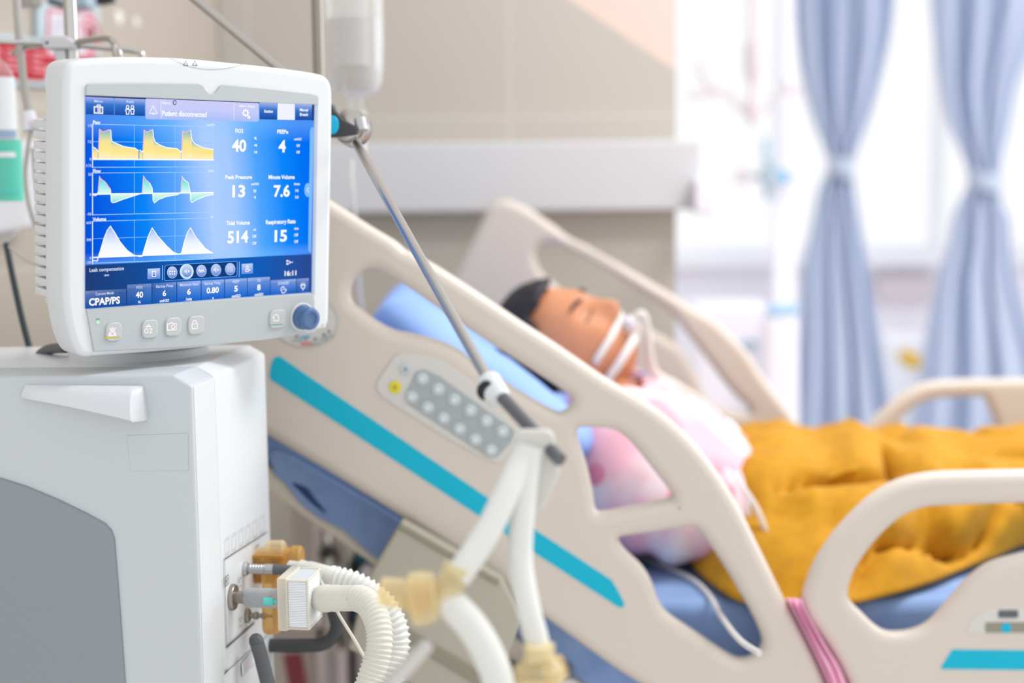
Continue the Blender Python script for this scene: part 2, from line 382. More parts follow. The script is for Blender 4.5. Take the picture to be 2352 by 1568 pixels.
b.poly(LW, [c+Vector(p) for p in ((-.006, -.014), (.008, -.015), (.008, .017), (-.006, .017))], .0137, 'sign_red'); b.build('prohibition_mark', t, smooth=0)
lo = [LW.L(*p, .012) for p in ((95, 150), (226, 150), (226, 131), (95, 133))]; b = MB(); b.poly(LW, lo, .0131, 'sign_red'); b.build('red_band', t, smooth=0)
t, q = sign_plate([(-90, 66), (128, 92), (128, 200), (-90, 190)], 'red sign with pale writing in a light blue frame, left of the chrome pole')
i1 = inset(q, .03); b = MB(); b.poly(LW, [i1[3], i1[2], i1[1], i1[0]], .0125, 'sign_red'); b.build('sign_face', t, smooth=0)
b = MB()
for k, (y, x1) in enumerate(((125, 100), (138, 104), (152, 108), (166, 106))):
    for j in range(14):
        x = -60+j*12
        if x < x1 and j % 5 != 4:
            p = LW.L(x, y+(x-60)*.09); b.poly(LW, [p+Vector(w) for w in ((0, 0), (.016, 0), (.016, .006), (0, .006))], .013, 'sign_text')
b.build('writing', t, smooth=0)

# ================================================================ the ventilator
A = math.radians(5.8)
d1 = Vector((math.sin(A), math.cos(A), 0)); d2 = Vector((math.cos(A), -math.sin(A), 0))
VO = at(440, 862, 1.55)
VS = Fr(VO, d2, Z)          # side face (towards us)
VF = Fr(VO, d1, Z)          # front face (towards the bed)
vent = thing('ventilator', 'large white hospital ventilator with a blue touch screen on top, beside the bed', 'ventilator', (VO.x-.2, VO.y+.15, 0))
W = .30
zt = VS.L(395, 861).y; zc = VS.L(440, 886).y; zb = .62-VO.z; xf = 0.0; xl = -.46
def prof(ins=0, back=0): return [(xl+back, zb), (xf-ins, zb), (xf-ins, zc-ins*.4), (VS.L(398, 860).x-ins, zt-ins), (xl+back, zt-ins-.004)]
b = MB(); b.plate(VS, [rnd(prof(), .006)], -.0765, 0, .004, 'vent_grey'); b.build('side_shell', vent)
b = MB(); b.plate(VS, [rnd(prof(.004, .002), .004)], -.084, -.076, .0005, 'seam_dark')
b.plate(VS, [rnd(prof(.001), .008)], -W, -.0835, .005, 'white_plastic'); b.build('front_shell', vent)
# corner strip: lighter tone paints the window light on the side shell's front edge
b = MB(); b.plate(VF, [rnd([(.004, zb+.01), (.0760, zb+.01), (.0760, zc-.001), (.004, zc-.001)], .003)], -.001, .0012, .001, 'white_plastic'); b.build('corner_strip', vent)
# dark grey side panel
sp = [VS.L(*p, .003) for p in ((-700, 1040), (-160, 1072), (0, 1098), (60, 1117), (130, 1146), (200, 1180), (240, 1202), (255, 1218), (262, 1238), (275, 1400), (292, 1640), (294, 1760), (-700, 1760))]
sp = [p for p in sp]; sp = [Vector((max(p.x, xl+.004), max(p.y, zb+.01))) for p in sp]
b = MB(); b.plate(VS, [sp], -.002, .004, .003, 'panel_grey'); b.build('side_panel', vent)
b = MB(); b.poly(VS, [VS.L(*p, .0004) for p in ((292, 1000), (432, 995), (432, 1079), (300, 1081))], .0004, 'vent_grey'); b.build('clear_sticker', vent, smooth=0)
# moulded grip: wedge that swells to the right
g0 = [VS.L(*p) for p in ((66, 883), (325, 885), (340, 962), (290, 962), (180, 930), (52, 915))]
b = MB(); n = 20; rows = []
tp = [VS.L(60+(330-60)*k/n, 883+2*k/n) for k in range(n+1)]
bt = [VS.L(50+(340-50)*k/n, 913+10*(k/n)+40*(k/n)**1.3) for k in range(n+1)]
for i in range(n+1):
    t = i/n; h = .006+.026*min(1, t*1.05)**.8
    if i == n: h *= .25
    row = []
    for j, (s, hh) in enumerate(((0, 0), (.0, .25), (.06, .5), (.25, .8), (.6, .97), (.92, 1), (1, .86), (1, 0))):
        p = tp[i].lerp(bt[i], s); row.append(VS.w(p.x, p.y, hh*h if not (i == 0) else hh*.004))
    rows.append(row)
b.grid(rows, 'white_plastic'); b.add([rows[-1][k] for k in range(8)], [list(range(8))], 'white_plastic'); b.add([rows[0][k] for k in range(8)], [list(range(8))[::-1]], 'white_plastic')
b.build('side_grip', vent, smooth=.9)
# front face lines, ribs and the port module
b = MB()
def seam(pts, wd=.0016, m='seam_dark', n=.0006): b.stroke(VF, [VF.L(*p, n) for p in pts], wd, n, m)
seam([(516, 1284), (614, 1221)]); seam([(516, 1284), (521, 1486)]); seam([(521, 1486), (584, 1430)], .003); seam([(498, 1566), (524, 1538)], .0025)
seam([(523, 1540), (640, 1435)], .001); seam([(584, 1430), (586, 1404)], .0012)
b.build('panel_seams', vent, smooth=0)
b = MB()
for k in range(6):
    x0 = 521+16*k; yb = 1272-10.2*k
    b.stroke(VF, [VF.L(x0, yb, .001), VF.L(x0+9, yb-7, .001), VF.L(x0+8, yb-41, .001), VF.L(x0-1, yb-33, .001)], .0012, .0012, 'vent_grey', True)
b.build('moulded_ribs', vent, smooth=0)
b = MB()
def ftxt(s, px, py, h, w=None, m='ink_dark', bold=.0): p = VF.L(px, py, .001); b.text(VF, s, p.x, p.y, h, .0012, m, wid=w, bold=bold)
ftxt('INSP', 521, 1333, .0062, .013, bold=.01); b.build('port_name', vent, smooth=0); b = MB(); ftxt('EXP', 592, 1254, .0055, .012)
b.build('port_name', vent, smooth=0); b = MB(); q = VF.L(521, 1333, .001); b.stroke(VF, [q+Vector(p) for p in ((-.0085, -.0052), (.0085, -.0052), (.0085, .0052), (-.0085, .0052))], .0009, .0011, 'ink_dark', True)
b.build('name_border', vent, smooth=0)
for (px, py) in ((551, 1330), (553, 1421)):
    b = MB(); q = VF.L(px, py, .001); b.stroke(VF, [q+Vector(p) for p in ((-.006, .004), (-.002, -.004), (.002, .002), (.006, -.001))], .0009, .0011, 'ink_dark')
    b.build('port_marking', vent, smooth=0); b = MB(); b.stroke(VF, [q+Vector(p) for p in ((-.006, -.008), (.006, -.009))], .0008, .0011, 'ink_dark'); b.build('port_marking', vent, smooth=0)
b = MB(); q = [VF.L(*p, .001) for p in ((555, 1523), (583, 1494), (586, 1522), (557, 1552))]; b.poly(VF, [q[3], q[2], q[1], q[0]], .0008, 'paper')
b.stroke(VF, q, .0008, .001, 'pad_grey', True)
for k in range(4):
    for j in range(6):
        p = q[0].lerp(q[3], .2+.21*k).lerp(q[1].lerp(q[2], .2+.21*k), .12+.13*j); b.stroke(VF, [p+Vector((0, -.001)), p+Vector((.0012, .001)), p+Vector((.0024, -.001)), p+Vector((.0036, .001))], .0008, .0012, 'ink_dark' if k in (0, 3) else 'rose_ink')
b.build('notice_label', vent, smooth=0)
# cart below
cx0 = VS.w(-.24, 0, -.15); b = MB(); zz = VO.z
b.plate(WF, [rnd([(cx0.x-.16, cx0.y-.12), (cx0.x+.16, cx0.y-.12), (cx0.x+.16, cx0.y+.12), (cx0.x-.16, cx0.y+.12)], .03)], .16, .6, .01, 'white_plastic')
b.plate(WF, [rnd([(cx0.x-.27, cx0.y-.25), (cx0.x+.27, cx0.y-.25), (cx0.x+.27, cx0.y+.25), (cx0.x-.27, cx0.y+.25)], .06)], .09, .17, .02, 'panel_grey')
b.plate(VS, [rnd([(xl, .60-zz), (xf, .60-zz), (xf, .625-zz), (xl, .625-zz)], .004)], -W, 0, .004, 'panel_grey')
b.build('cart_column', vent)
for sx in (-1, 1):
    for sy in (-1, 1):
        b = MB(); b.lathe((cx0.x+sx*.23-.014, cx0.y+sy*.21, .045), X, [(.04, 0), (.045, .004), (.045, .024), (.04, .028)], 'charcoal', 20); b.lathe((cx0.x+sx*.23, cx0.y+sy*.21, .04), Z, [(.01, 0), (.01, .06)], 'steel', 10); b.build('caster', vent)
# grab rails
b = MB(); p0 = VF.hit(588, 1470, .022); b.tube(cr([p0, VF.hit(600, 1510, .026), VF.hit(622, 1600, .036), VF.hit(640, 1690, .03), VF.hit(640, 1780, .004)], 6), [.006, .0085]+[.0088]*30 if False else .0088, 'dark_grey', 16)
b.lathe(p0, (VF.hit(588, 1470, .022)-VF.hit(600, 1510, .026)), [(.0088, 0), (.0078, .004), (.005, .007), (.0, .0078)], 'dark_grey', 16); b.build('grab_handle', vent)
b = MB(); D = 1.87
b.tube(cr([at(600, 1482, D), at(638, 1482, D), at(690, 1482, D), at(735, 1480, D), at(762, 1465, D), at(774, 1438, D), at(768, 1405, D), at(757, 1360, D+.01), at(745, 1320, D+.03)], 6), .0082*1.0*D/1.7, 'charcoal', 16); b.build('grab_rail', vent)
# swivel foot of the display
b = MB(); sw = Vector((-.462, 1.752, VO.z+zt))
b.lathe(sw-Z*.004, Z, [(.085, 0), (.085, .012), (.06, .022), (.045, .05), (.045, .16)], 'bright_white_plastic', 32); b.build('swivel_foot', vent)
# inspiratory port
def axis_at(px, py): return VF.hit(px, py, 0)
o = axis_at(533, 1371)
b = MB(); b.lathe(o, d2, [(.0158, -.002), (.0158, .0025), (.0145, .0045), (.011, .0048), (.0075, .005), (.0075, .016), (.0086, .016), (.0086, .019)], 'dull_steel', 32); b.build('inspiratory_port', vent, label='polished steel ring port')
b = MB(); b.lathe(o+d2*.0165, d2, [(.0112, 0), (.0118, .002), (.0118, .03), (.0114, .0305), (.0122, .048), (.0122, .056)], 'grey_clear', 32); b.lathe(o+d2*.0165, d2, [(.0105, .001), (.0105, .03)], 'satin_steel', 24); b.build('sensor_tube', vent)
b = MB(); c2 = at(606, 1380, (o-CAMO).dot(ROT @ Vector((0, 0, -1)))-.014); b.lathe(c2, d2, [(.0045, 0), (.005, .001), (.005, .010), (.004, .012), (.0025, .012), (.0025, .016)], 'mint', 16); b.build('tube_cap', vent, label='small mint green cap')
# upper cable connector
o2 = axis_at(562, 1306); b = MB()
b.lathe(o2, d2, [(.0088, -.001), (.0088, .002), (.0078, .004), (.0045, .0045), (.0045, .006)], 'satin_steel', 28)
pf = []; h = .006
for k in range(6): pf += [(.0055, h), (.0062, h+.0012), (.0062, h+.0022), (.0055, h+.0032)]; h += .0034
b.lathe(o2, d2, pf+[(.0066, h), (.0066, h+.010)], 'satin_steel', 28); b.lathe(o2+d2*(h+.010), d2, [(.0068, 0), (.0066, .006), (.0045, .026), (.002, .036)], 'dark_grey', 24); b.build('cable_plug', vent)
tip = o2+d2*(h+.045)
b = MB(); b.tube(cr([tip, tip+Vector((.012, .012, -.004)), at(740, 1340, 1.70), at(778, 1410, 1.68), at(815, 1470, 1.655), at(853, 1536, 1.63), at(900, 1600, 1.62)], 8), .0019, 'hose_warm', 8); b.build('sensor_cable', vent)
# lower small port
o3 = axis_at(567, 1413); b = MB()
b.lathe(o3, d2, [(.0092, -.001), (.0092, .0025), (.0075, .004), (.0035, .0045), (.0035, .009), (.0048, .010), (.0048, .014), (.003, .015), (.003, .019), (.0042, .02), (.0042, .024), (.002, .025), (.002, .033)], 'dull_steel', 24); b.build('nebuliser_port', vent)
# amber expiratory valve
oe = axis_at(592, 1305); E0 = Fr(oe, d2, Z)
b = MB(); b.plate(E0, [rnd([(-.002, -.016), (.036, -.016), (.036, .022), (-.002, .022)], .003)], -.018, .016, .003, 'amber'); b.plate(E0, [rnd([(.001, -.013), (.033, -.013), (.033, .008), (.001, .008)], .003)], -.02, .019, .002, 'amber_dark')
b.plate(E0, [rnd([(-.002, .018), (.038, .018), (.038, .0225), (-.002, .0225)], .001)], -.02, .02, .001, 'amber'); b.build('expiratory_valve', vent, label='translucent amber expiratory valve')
b = MB(); k0 = at(660, 1282, 1.80); b.lathe(k0, d2, [(.011, -.012), (.014, -.004), (.0145, .006), (.0165, .007), (.0165, .017), (.014, .019)], 'amber', 28); b.lathe(at(612, 1262, 1.80), d2, [(.009, 0), (.0115, .002), (.0125, .012), (.0125, .021), (.010, .024)], 'amber_pale', 20); b.build('valve_knob', vent)
b = MB(); b.lathe(at(625, 1450, 1.765), Z, [(.0105, 0), (.0118, .003), (.012, .012), (.0115, .03), (.0125, .031), (.0125, .036), (.011, .037), (.011, .075)], 'amber', 28); b.build('water_trap_cup', vent)
# dark handle behind the display
# ---------------------------------------------------------------- display housing
TH, TI = math.radians(45.35), math.radians(-4.3)
mu = Vector((math.cos(TH), math.sin(TH), 0)); mh = Vector((-math.sin(TH), math.cos(TH), 0)); mv = Z*math.cos(TI)+mh*math.sin(TI)
MON = Fr((-.34989, 1.64188, 1.33165), mu, mv)
def M(px, py): return MON.L(px, py)
fp = MON.Ls([(150, 165), (158, 146), (180, 138), (240, 133), (310, 131), (420, 134), (540, 145), (650, 157), (725, 168), (750, 176), (763, 195), (766, 240), (764, 400), (760, 600), (758, 725), (754, 746), (738, 758), (600, 782), (400, 805), (230, 818), (196, 820), (178, 806), (162, 765), (151, 705), (148, 640), (147, 400), (148, 220)])
front = cr(fp, 4, True)
b = MB(); b.plate(MON, [front], -.046, 0, .007, 'bright_white_plastic', 4); house = b.build('display_housing', vent, smooth=1.0)
ROOTLOC[house.name] = ROOTLOC[vent.name]
lx = M(148, 400).x; ty = M(148, 165).y; byy = M(148, 700).y; rx = M(764, 400).x
b = MB(); b.plate(MON, [rnd([(lx+.03, byy-.02), (rx-.03, byy-.02), (rx-.03, ty-.03), (lx+.03, ty-.03)], .03)], -.085, -.044, .01, 'white_plastic')
b.plate(MON, [rnd([(lx+.004, M(148, 290).y), (lx+.05, M(148, 290).y), (lx+.05, ty-.03), (lx+.03, ty-.025)], .01)], -.07, -.044, .004, 'white_plastic')
b.plate(MON, [rnd([(lx+.03, byy-.035), (lx+.05, byy-.035), (lx+.05, M(148, 690).y), (lx+.004, M(148, 690).y)], .01)], -.07, -.044, .004, 'white_plastic')
b.plate(MON, [rnd([(-.06, byy-.075), (.05, byy-.075), (.05, .02), (-.06, .02)], .02)], -.15, -.084, .01, 'white_plastic')
b.build('rear_housing', house)
b = MB()
y0, y1 = M(148, 290).y, M(148, 688).y
for k in range(17):
    v = y0+(y1-y0)*k/16
    F2 = Fr(MON.w(lx+.004, v, 0), -MON.n, MON.u)
    b.plate(F2, [[(.044, 0), (.083, .004), (.083, .05), (.044, .05)]], -.0040, .0040, .0006, 'white_plastic', 1)
    F3 = Fr(MON.w(lx+.004, v-.004, 0), -MON.n, MON.u); b.plate(F3, [[(.044, .001), (.062, .01), (.062, .03), (.044, .03)]], -.0035, .0035, .0006, 'white_plastic', 1)
b.build('cooling_fins', house)
b = MB(); b.tube(cr([at(86, 832, 1.80), at(92, 816, 1.80), at(106, 805, 1.79), at(124, 800, 1.77), at(150, 799, 1.74)], 6), .0065, 'dark_grey', 12); b.build('cable_stub', house)
# grey inlays round the screen
def inlay(name, pxs, n, m, r=.001, curve=0, parent=None, hole=None):
    b = MB(); L = MON.Ls(pxs); lp = cr(L, curve, True) if curve else rnd(L, r)
    b.plate(MON, [lp], -.001, n, .0007, m, 2); return b.build(name, parent or house)
tb = MON.Ls([(195.5, 219), (196, 198), (200, 193), (206, 192), (330, 190.5), (440, 191.5), (455, 192), (464, 196), (470, 206), (476, 212.5), (484, 215.5), (492, 213), (498, 206), (503, 198), (511, 194.5), (600, 202), (715, 215), (726, 218), (730, 224), (729, 240), (713, 240)])
b = MB(); b.plate(MON, [tb], -.001, .0022, .0008, 'bezel_grey'); b.build('top_bezel', house)
b = MB(); b.plate(MON, [[p*1.0 for p in MON.Ls([(197, 711), (714, 673), (718, 675), (720, 684), (723, 762), (600, 781), (400, 798), (214, 807)])]], -.001, .0022, .0009, 'bezel_grey'); b.build('control_panel', house)
inlay('right_bezel', [(720.5, 239), (729, 238), (722, 676), (714.5, 674)], .0016, 'strip_blue_grey', .0005)
# screen
def screen_mat():
    m = emit('screen_blue', '0a6cf0', 1.0); nt = m.node_tree; e = [n for n in nt.nodes if n.type == 'EMISSION'][0]
    uv = nt.nodes.new('ShaderNodeUVMap'); uv.uv_map = 'UVMap'; sp = nt.nodes.new('ShaderNodeSeparateXYZ'); nt.links.new(uv.outputs[0], sp.inputs[0])
    r1 = nt.nodes.new('ShaderNodeValToRGB'); ramp(r1, [(0, '0052dc'), (.1, '0a64e8'), (.24, '0a84f6'), (.38, '5aa6fa'), (.52, 'aecdfd'), (.62, 'a2c8fc'), (.74, '4da4fb'), (.86, '0a86fa'), (.97, '0070f2')])
    ma = nt.nodes.new('ShaderNodeMath'); ma.operation = 'MULTIPLY_ADD'; ma.inputs[1].default_value = .10; nt.links.new(sp.outputs[1], ma.inputs[0]); nt.links.new(sp.outputs[0], ma.inputs[2])
    sb = nt.nodes.new('ShaderNodeMath'); sb.operation = 'SUBTRACT'; sb.inputs[1].default_value = .05; nt.links.new(ma.outputs[0], sb.inputs[0]); nt.links.new(sb.outputs[0], r1.inputs[0])
    r2 = nt.nodes.new('ShaderNodeValToRGB'); ramp(r2, [(0, '707070'), (.2, '808080'), (.225, '888888'), (.27, '000000'), (.80, '000000'), (.885, '909090'), (1, '909090')])
    mx = nt.nodes.new('ShaderNodeMix'); mx.data_type = 'RGBA'; mx.inputs[7].default_value = lin('8ccbff')
    nt.links.new(sp.outputs[1], r2.inputs[0]); nt.links.new(r2.outputs[0], mx.inputs[0]); nt.links.new(r1.outputs[0], mx.inputs[6]); nt.links.new(mx.outputs[2], e.inputs[0])
screen_mat()
def band_mat():
    m = emit('screen_band', '123a86'); nt = m.node_tree; e = [n for n in nt.nodes if n.type == 'EMISSION'][0]
    uv = nt.nodes.new('ShaderNodeUVMap'); uv.uv_map = 'UVMap'; mp = nt.nodes.new('ShaderNodeMapping'); mp.inputs['Rotation'].default_value = (0, 0, .785); mp.inputs['Scale'].default_value = (150, 42, 1)
    ck = nt.nodes.new('ShaderNodeTexChecker'); ck.inputs['Scale'].default_value = 1; nt.links.new(uv.outputs[0], mp.inputs[0])
    mp.inputs['Rotation'].default_value = (0, 0, 0); nt.links.new(mp.outputs[0], ck.inputs[0])
    sp = nt.nodes.new('ShaderNodeSeparateXYZ'); nt.links.new(uv.outputs[0], sp.inputs[0])
    a = nt.nodes.new('ShaderNodeValToRGB'); ramp(a, [(0, '22407e'), (.2, '1a55a2'), (.45, '1572d4'), (.75, '1668c8'), (1, '2d509c')])
    c = nt.nodes.new('ShaderNodeValToRGB'); ramp(c, [(0, '1f366c'), (.25, '123f86'), (.5, '0a4fae'), (.75, '0f4aa4'), (1, '2a427e')])
    for r in (a, c): nt.links.new(sp.outputs[0], r.inputs[0])
    mx = nt.nodes.new('ShaderNodeMix'); mx.data_type = 'RGBA'; nt.links.new(ck.outputs['Fac'], mx.inputs[0]); nt.links.new(a.outputs[0], mx.inputs[6]); nt.links.new(c.outputs[0], mx.inputs[7]); nt.links.new(mx.outputs[2], e.inputs[0])
band_mat()
for nm, h in (('px_white', 'ffffff'), ('px_soft', 'd9e6ff'), ('px_line', 'a9d8ff'), ('px_pink', 'ffb4c4'), ('px_edge', '17305e'), ('px_lav', 'c6ccf6'), ('px_lavline', 'f0f2ff'), ('px_tab', '7fbcff'), ('px_pale', 'eef0ff'), ('px_gridline', '8cc6ff'), ('px_blue_ink', '2a5cc0'), ('px_glow', 'cfe6ff'), ('px_navy', '123c80'), ('px_ring', '1d2c55')): emit(nm, h)
grad('px_tile', [(0, '1565d6'), (.35, '4a86e2'), (.8, '7fa6ec'), (.86, 'a4bcf4'), (1, 'b4c8f6')])
grad('px_toptile', [(0, '22468e'), (.12, '1f56b0'), (.6, '3a74cc'), (.85, '7f9fe4'), (1, 'a6b4ee')])
grad('px_alarm', [(0, 'a9bdf6'), (.5, 'c4cbf7'), (1, 'd0ccf8')])
grad('px_yellow', [(0, 'fff2c8'), (.35, 'ffe58a'), (.6, 'f2e39c'), (.85, 'a9cbb4'), (1, '5ab4d8')]); grad('px_cyan', [(0, 'd8f8f4'), (.4, 'a4ecec'), (.75, '6edde6'), (1, '2cb6e4')])
grad('px_cyan_down', [(0, '66d0dc'), (.35, 'a8ecea'), (1, 'd8f8ec')]); grad('px_whitefill', [(0, 'ffffff'), (.4, 'eef3ff'), (.75, 'c4d6fb'), (1, '7fb0f6')]); grad('px_icon', [(0, '5f86da'), (1, 'c4d2f6')])
b = MB(); b.poly(MON, MON.Ls([(195, 709), (714, 671), (721, 239), (195, 219)]), .0006, 'screen_blue'); b.build('screen', house, smooth=0, uv=True, label='lit blue touch screen')
N1, N2, N3, N4 = .0009, .0012, .0015, .0018
def quad(b, pxs, m, n=N1): b.poly(MON, MON.Ls(pxs), n, m)
def ln(b, pxs, wpx, m, n=N2, closed=False): b.stroke(MON, MON.Ls(pxs), wpx*.00051, n, m, closed)
def T(b, s, x0, x1, yc, h, m='px_white', bold=.0, n=N3):
    a, c = M(x0, yc), M(x1, yc); cm = M((x0+x1)/2, yc); hh = (M((x0+x1)/2, yc-h/2)-M((x0+x1)/2, yc+h/2)).length
    b.text(MON, s, (a.x+c.x)/2, cm.y, hh, n, m, wid=(c.x-a.x), bold=bold)
def disc(b, px, py, rx, ry, m, n=N2, sg=24): quad(b, [(px+rx*math.cos(a), py-ry*math.sin(a)) for a in [2*math.pi*k/sg for k in range(sg)]], m, n)
def ring(b, px, py, rx, ry, w, m, n=N3, sg=20): ln(b, [(px+rx*math.cos(a), py-ry*math.sin(a)) for a in [2*math.pi*k/sg for k in range(sg)]], w, m, n, True)
sb = lambda b, nm: b.build(nm, house, smooth=0, uv=True)
# top strip
b = MB(); quad(b, [(195, 222.5), (195, 219), (721, 239), (721, 277), (716, 277), (716, 242)], 'px_edge', N1-.0001); sb(b, 'screen_edge')
b = MB(); quad(b, [(196, 262), (261, 264), (260.5, 225), (196, 222)], 'px_toptile'); T(b, 'Menu', 215, 234, 232, 6, 'px_soft', .01)
ln(b, [(215, 245), (234, 246), (234, 260), (215, 259)], 2.4, 'px_white', N3, True); ln(b, [(221, 244), (222, 241), (228, 241), (229, 244)], 2.2, 'px_white', N3)
for k in range(3): ln(b, [(222, 249+3.4*k), (230, 249.3+3.4*k)], 1.8, 'px_white', N3)
sb(b, 'screen_button')
b = MB(); quad(b, [(262.5, 264), (332, 266.3), (331.5, 228), (263, 225)], 'px_toptile'); T(b, 'Adult', 288, 306, 233, 7, 'px_soft', .01)
for x in (291.5, 302.5):
    ring(b, x, 245.5, 3, 3.6, 1.8, 'px_white'); ln(b, [(x-3.5, 250.5), (x+3.5, 250.7), (x+4.5, 254), (x+3, 256), (x+3, 262), (x-3, 262), (x-3, 256), (x-4.5, 254)], 1.9, 'px_white', N3, True)
sb(b, 'screen_button')
b = MB(); quad(b, [(336, 273.5), (590, 279.5), (594, 277), (593, 237.5), (590, 236.5), (335, 226), (333, 229), (333.5, 271)], 'px_alarm')
ln(b, [(368.5, 230), (368.8, 272)], 1.2, 'px_lavline'); ln(b, [(536, 236), (536, 275)], 1.2, 'px_lavline')
T(b, 'Alarms', 371, 391, 236, 6, 'px_white', .01); ring(b, 399.5, 235.5, 3.6, 4.8, 1.6, 'px_ring'); T(b, 'Patient disconnected', 371, 473, 261, 12, 'px_white', .025)
ln(b, [(342, 259), (345, 252), (350, 244), (355, 252), (359, 259)], 2, 'px_lavline', N3); ln(b, [(341, 260), (360, 260.5)], 2, 'px_lavline', N3); ring(b, 350.5, 261, 2, 2, 1.6, 'px_lavline')
for a in ((344, 243, 346, 245), (350, 239, 350, 242), (357, 243, 355, 245)): ln(b, [a[:2], a[2:]], 1, 'px_lavline', N3)
T(b, 'Alarm Setup', 547, 583, 243, 6, 'px_white', .01)
for k in range(8):
    a = k*math.pi/4; ln(b, [(562.5+5*math.cos(a), 259-5.6*math.sin(a)), (562.5+8*math.cos(a), 259-9*math.sin(a))], 3, 'px_white', N3)
ring(b, 562.5, 259, 5, 5.8, 3, 'px_white'); ring(b, 570, 269, 2.2, 2.6, 2.6, 'px_white')
sb(b, 'alarm_banner')
for q, tx in ((((595, 273.5), (635, 274.5), (635.3, 236.5), (595, 235)), (('Suction', 605, 625, 255, 7),)), (((677, 275.5), (715.5, 276), (716, 240), (677.3, 238.5)), (('Manual', 687, 706, 252, 6.5), ('Breath', 687, 706, 262.5, 6.5)))):
    b = MB(); quad(b, q, 'px_toptile')
    for t in tx: T(b, *t, 'px_white', .03)
    sb(b, 'screen_button')
b = MB(); quad(b, [(636.5, 274.7), (676, 275.5), (676.3, 238.5), (636.8, 236.5)], 'px_pale'); sb(b, 'screen_button')
# waveform graphs
def graph(nm, title, tb_, unit, ub, top, zero, bot, mids, labs, curve, fills, pinks, axis_y):
    b = MB(); x0, x1 = 211, 490 if title != 'Volume' else 488
    for (y0, y1), w in ((top, 1.2), (bot, 1.4)): ln(b, [(x0, y0), (x1, y1)], w, 'px_line')
    for (y0, y1) in mids: ln(b, [(x0, y0), (x1, y1)], 1.0, 'px_gridline', N1-.00015)
    for x in (308, 401, x1-1):
        f = (x-x0)/(x1-x0); ln(b, [(x, top[0]+(top[1]-top[0])*f), (x, bot[0]+(bot[1]-bot[0])*f)], 1.2, 'px_gridline' if x < 480 else 'px_line', N1-.00012)
    zy = lambda x: zero[0]+(zero[1]-zero[0])*(x-x0)/(x1-x0)
    for i0, i1, m in fills:
        seg = curve[i0:i1+1]
        if m == 'px_cyan_down': pts = [(x, zy(x)) for x, y in seg][::1]+[(x, y) for x, y in seg][::-1]
        else: pts = [(x, zy(x)) for x, y in seg][::-1]
        if m == 'px_cyan_down': quad(b, pts[::-1], m, N1)
        else: quad(b, seg+pts, m, N1)
    ln(b, [(x0, zero[0]), (x1, zero[1])], 2.6, 'px_white', N2)
    ln(b, [(x0, axis_y[0]), (x0, axis_y[1])], 1.8, 'px_white', N3)
    k = 0
    for br in [i for i, p in enumerate(curve) if p is None]+[len(curve)]:
        if br-k > 1: ln(b, curve[k:br], 1.9, 'px_white', N3)
        k = br+1
    for i0, i1 in pinks: ln(b, curve[i0:i1+1], 1.9, 'px_pink', N4)
    T(b, title, *tb_, 'px_white', .03); T(b, unit, *ub, 'px_white', .005)
    for l in labs: T(b, *l, 'px_soft', .01)
    sb(b, nm)
c1 = [(212, 338), (216, 339), (224, 346.5), (225, 345), (227, 297), (233, 302), (237, 302), (250, 298), (253, 299.5), (254, 318), (256, 325), (263, 328), (272, 332), (282, 336), (295, 338.5), (308, 340), (317, 346), None, (319, 344), (326, 349), (327, 345), (329.5, 299), (336, 303), (349, 297.5), (351.5, 317), (355, 326), (366, 333), (380, 338.5), (405, 341), (415, 349), (416, 345), (418, 301), (425, 304.5), (436, 299), (439.5, 322), (446, 330), (465, 339), (489, 343)]
graph('waveform_graph', 'Paw', (212, 229, 280.5, 8), 'cmH2O', (472, 491, 286.5, 5.5), (285, 291), (365.5, 367), (384, 383), [(325, 328)], [('15', 201, 209, 288, 6), ('7.5', 200, 208, 325, 6), ('0', 204, 208, 365, 6), ('3.75', 196, 208, 380, 6)], c1, [(0, 2, 'px_yellow'), (3, 9, 'px_yellow'), (9, 16, 'px_yellow'), (18, 19, 'px_yellow'), (20, 24, 'px_yellow'), (24, 29, 'px_yellow'), (30, 34, 'px_yellow'), (34, 37, 'px_yellow')], [(3, 7), (20, 23), (30, 33)], (284, 385))
c2 = [(212, 447), (217, 449), (222, 446), (224, 440), (227, 405), (229, 410), (240, 418), (247, 428), (252, 435), (253, 445), (254, 462), (257, 465), (263, 464), (280, 457.5), (300, 451), (310, 448), (317, 445.5), (325, 443.5), (328, 404), (332, 411), (342, 420), (348, 432), (349, 443), (350, 460), (353, 465.5), (362, 458), (380, 451), (405, 447), (412, 443.5), (414, 440), (416.5, 405), (420, 411), (431, 420), (435, 440), (436, 460), (439, 464.5), (450, 458), (470, 450), (489, 446)]
graph('waveform_graph', 'Flow', (212, 230, 392, 8), 'l/min', (477, 490, 391.5, 5.5), (397, 395), (445.5, 442), (493, 487), [], [('50', 201, 209, 400, 6), ('0', 204, 208, 446, 6), ('-50', 198, 208, 491, 6)], c2, [(3, 9, 'px_cyan'), (9, 16, 'px_cyan_down'), (17, 22, 'px_cyan'), (22, 28, 'px_cyan_down'), (29, 33, 'px_cyan'), (33, 38, 'px_cyan_down')], [(3, 8), (17, 20), (29, 30)], (396, 494))
c3 = [(212, 598), (222, 599), (224, 590), (228, 578), (238, 545), (245, 528), (252, 519), (262, 534), (275, 556), (290, 574), (305, 585), (318, 588.5), (325, 588), (330, 570), (340, 539), (348, 523), (360, 541), (380, 563), (397, 579), (408, 583), (415, 581), (420, 560), (428, 535), (436, 523), (448, 544), (470, 570), (487, 581)]
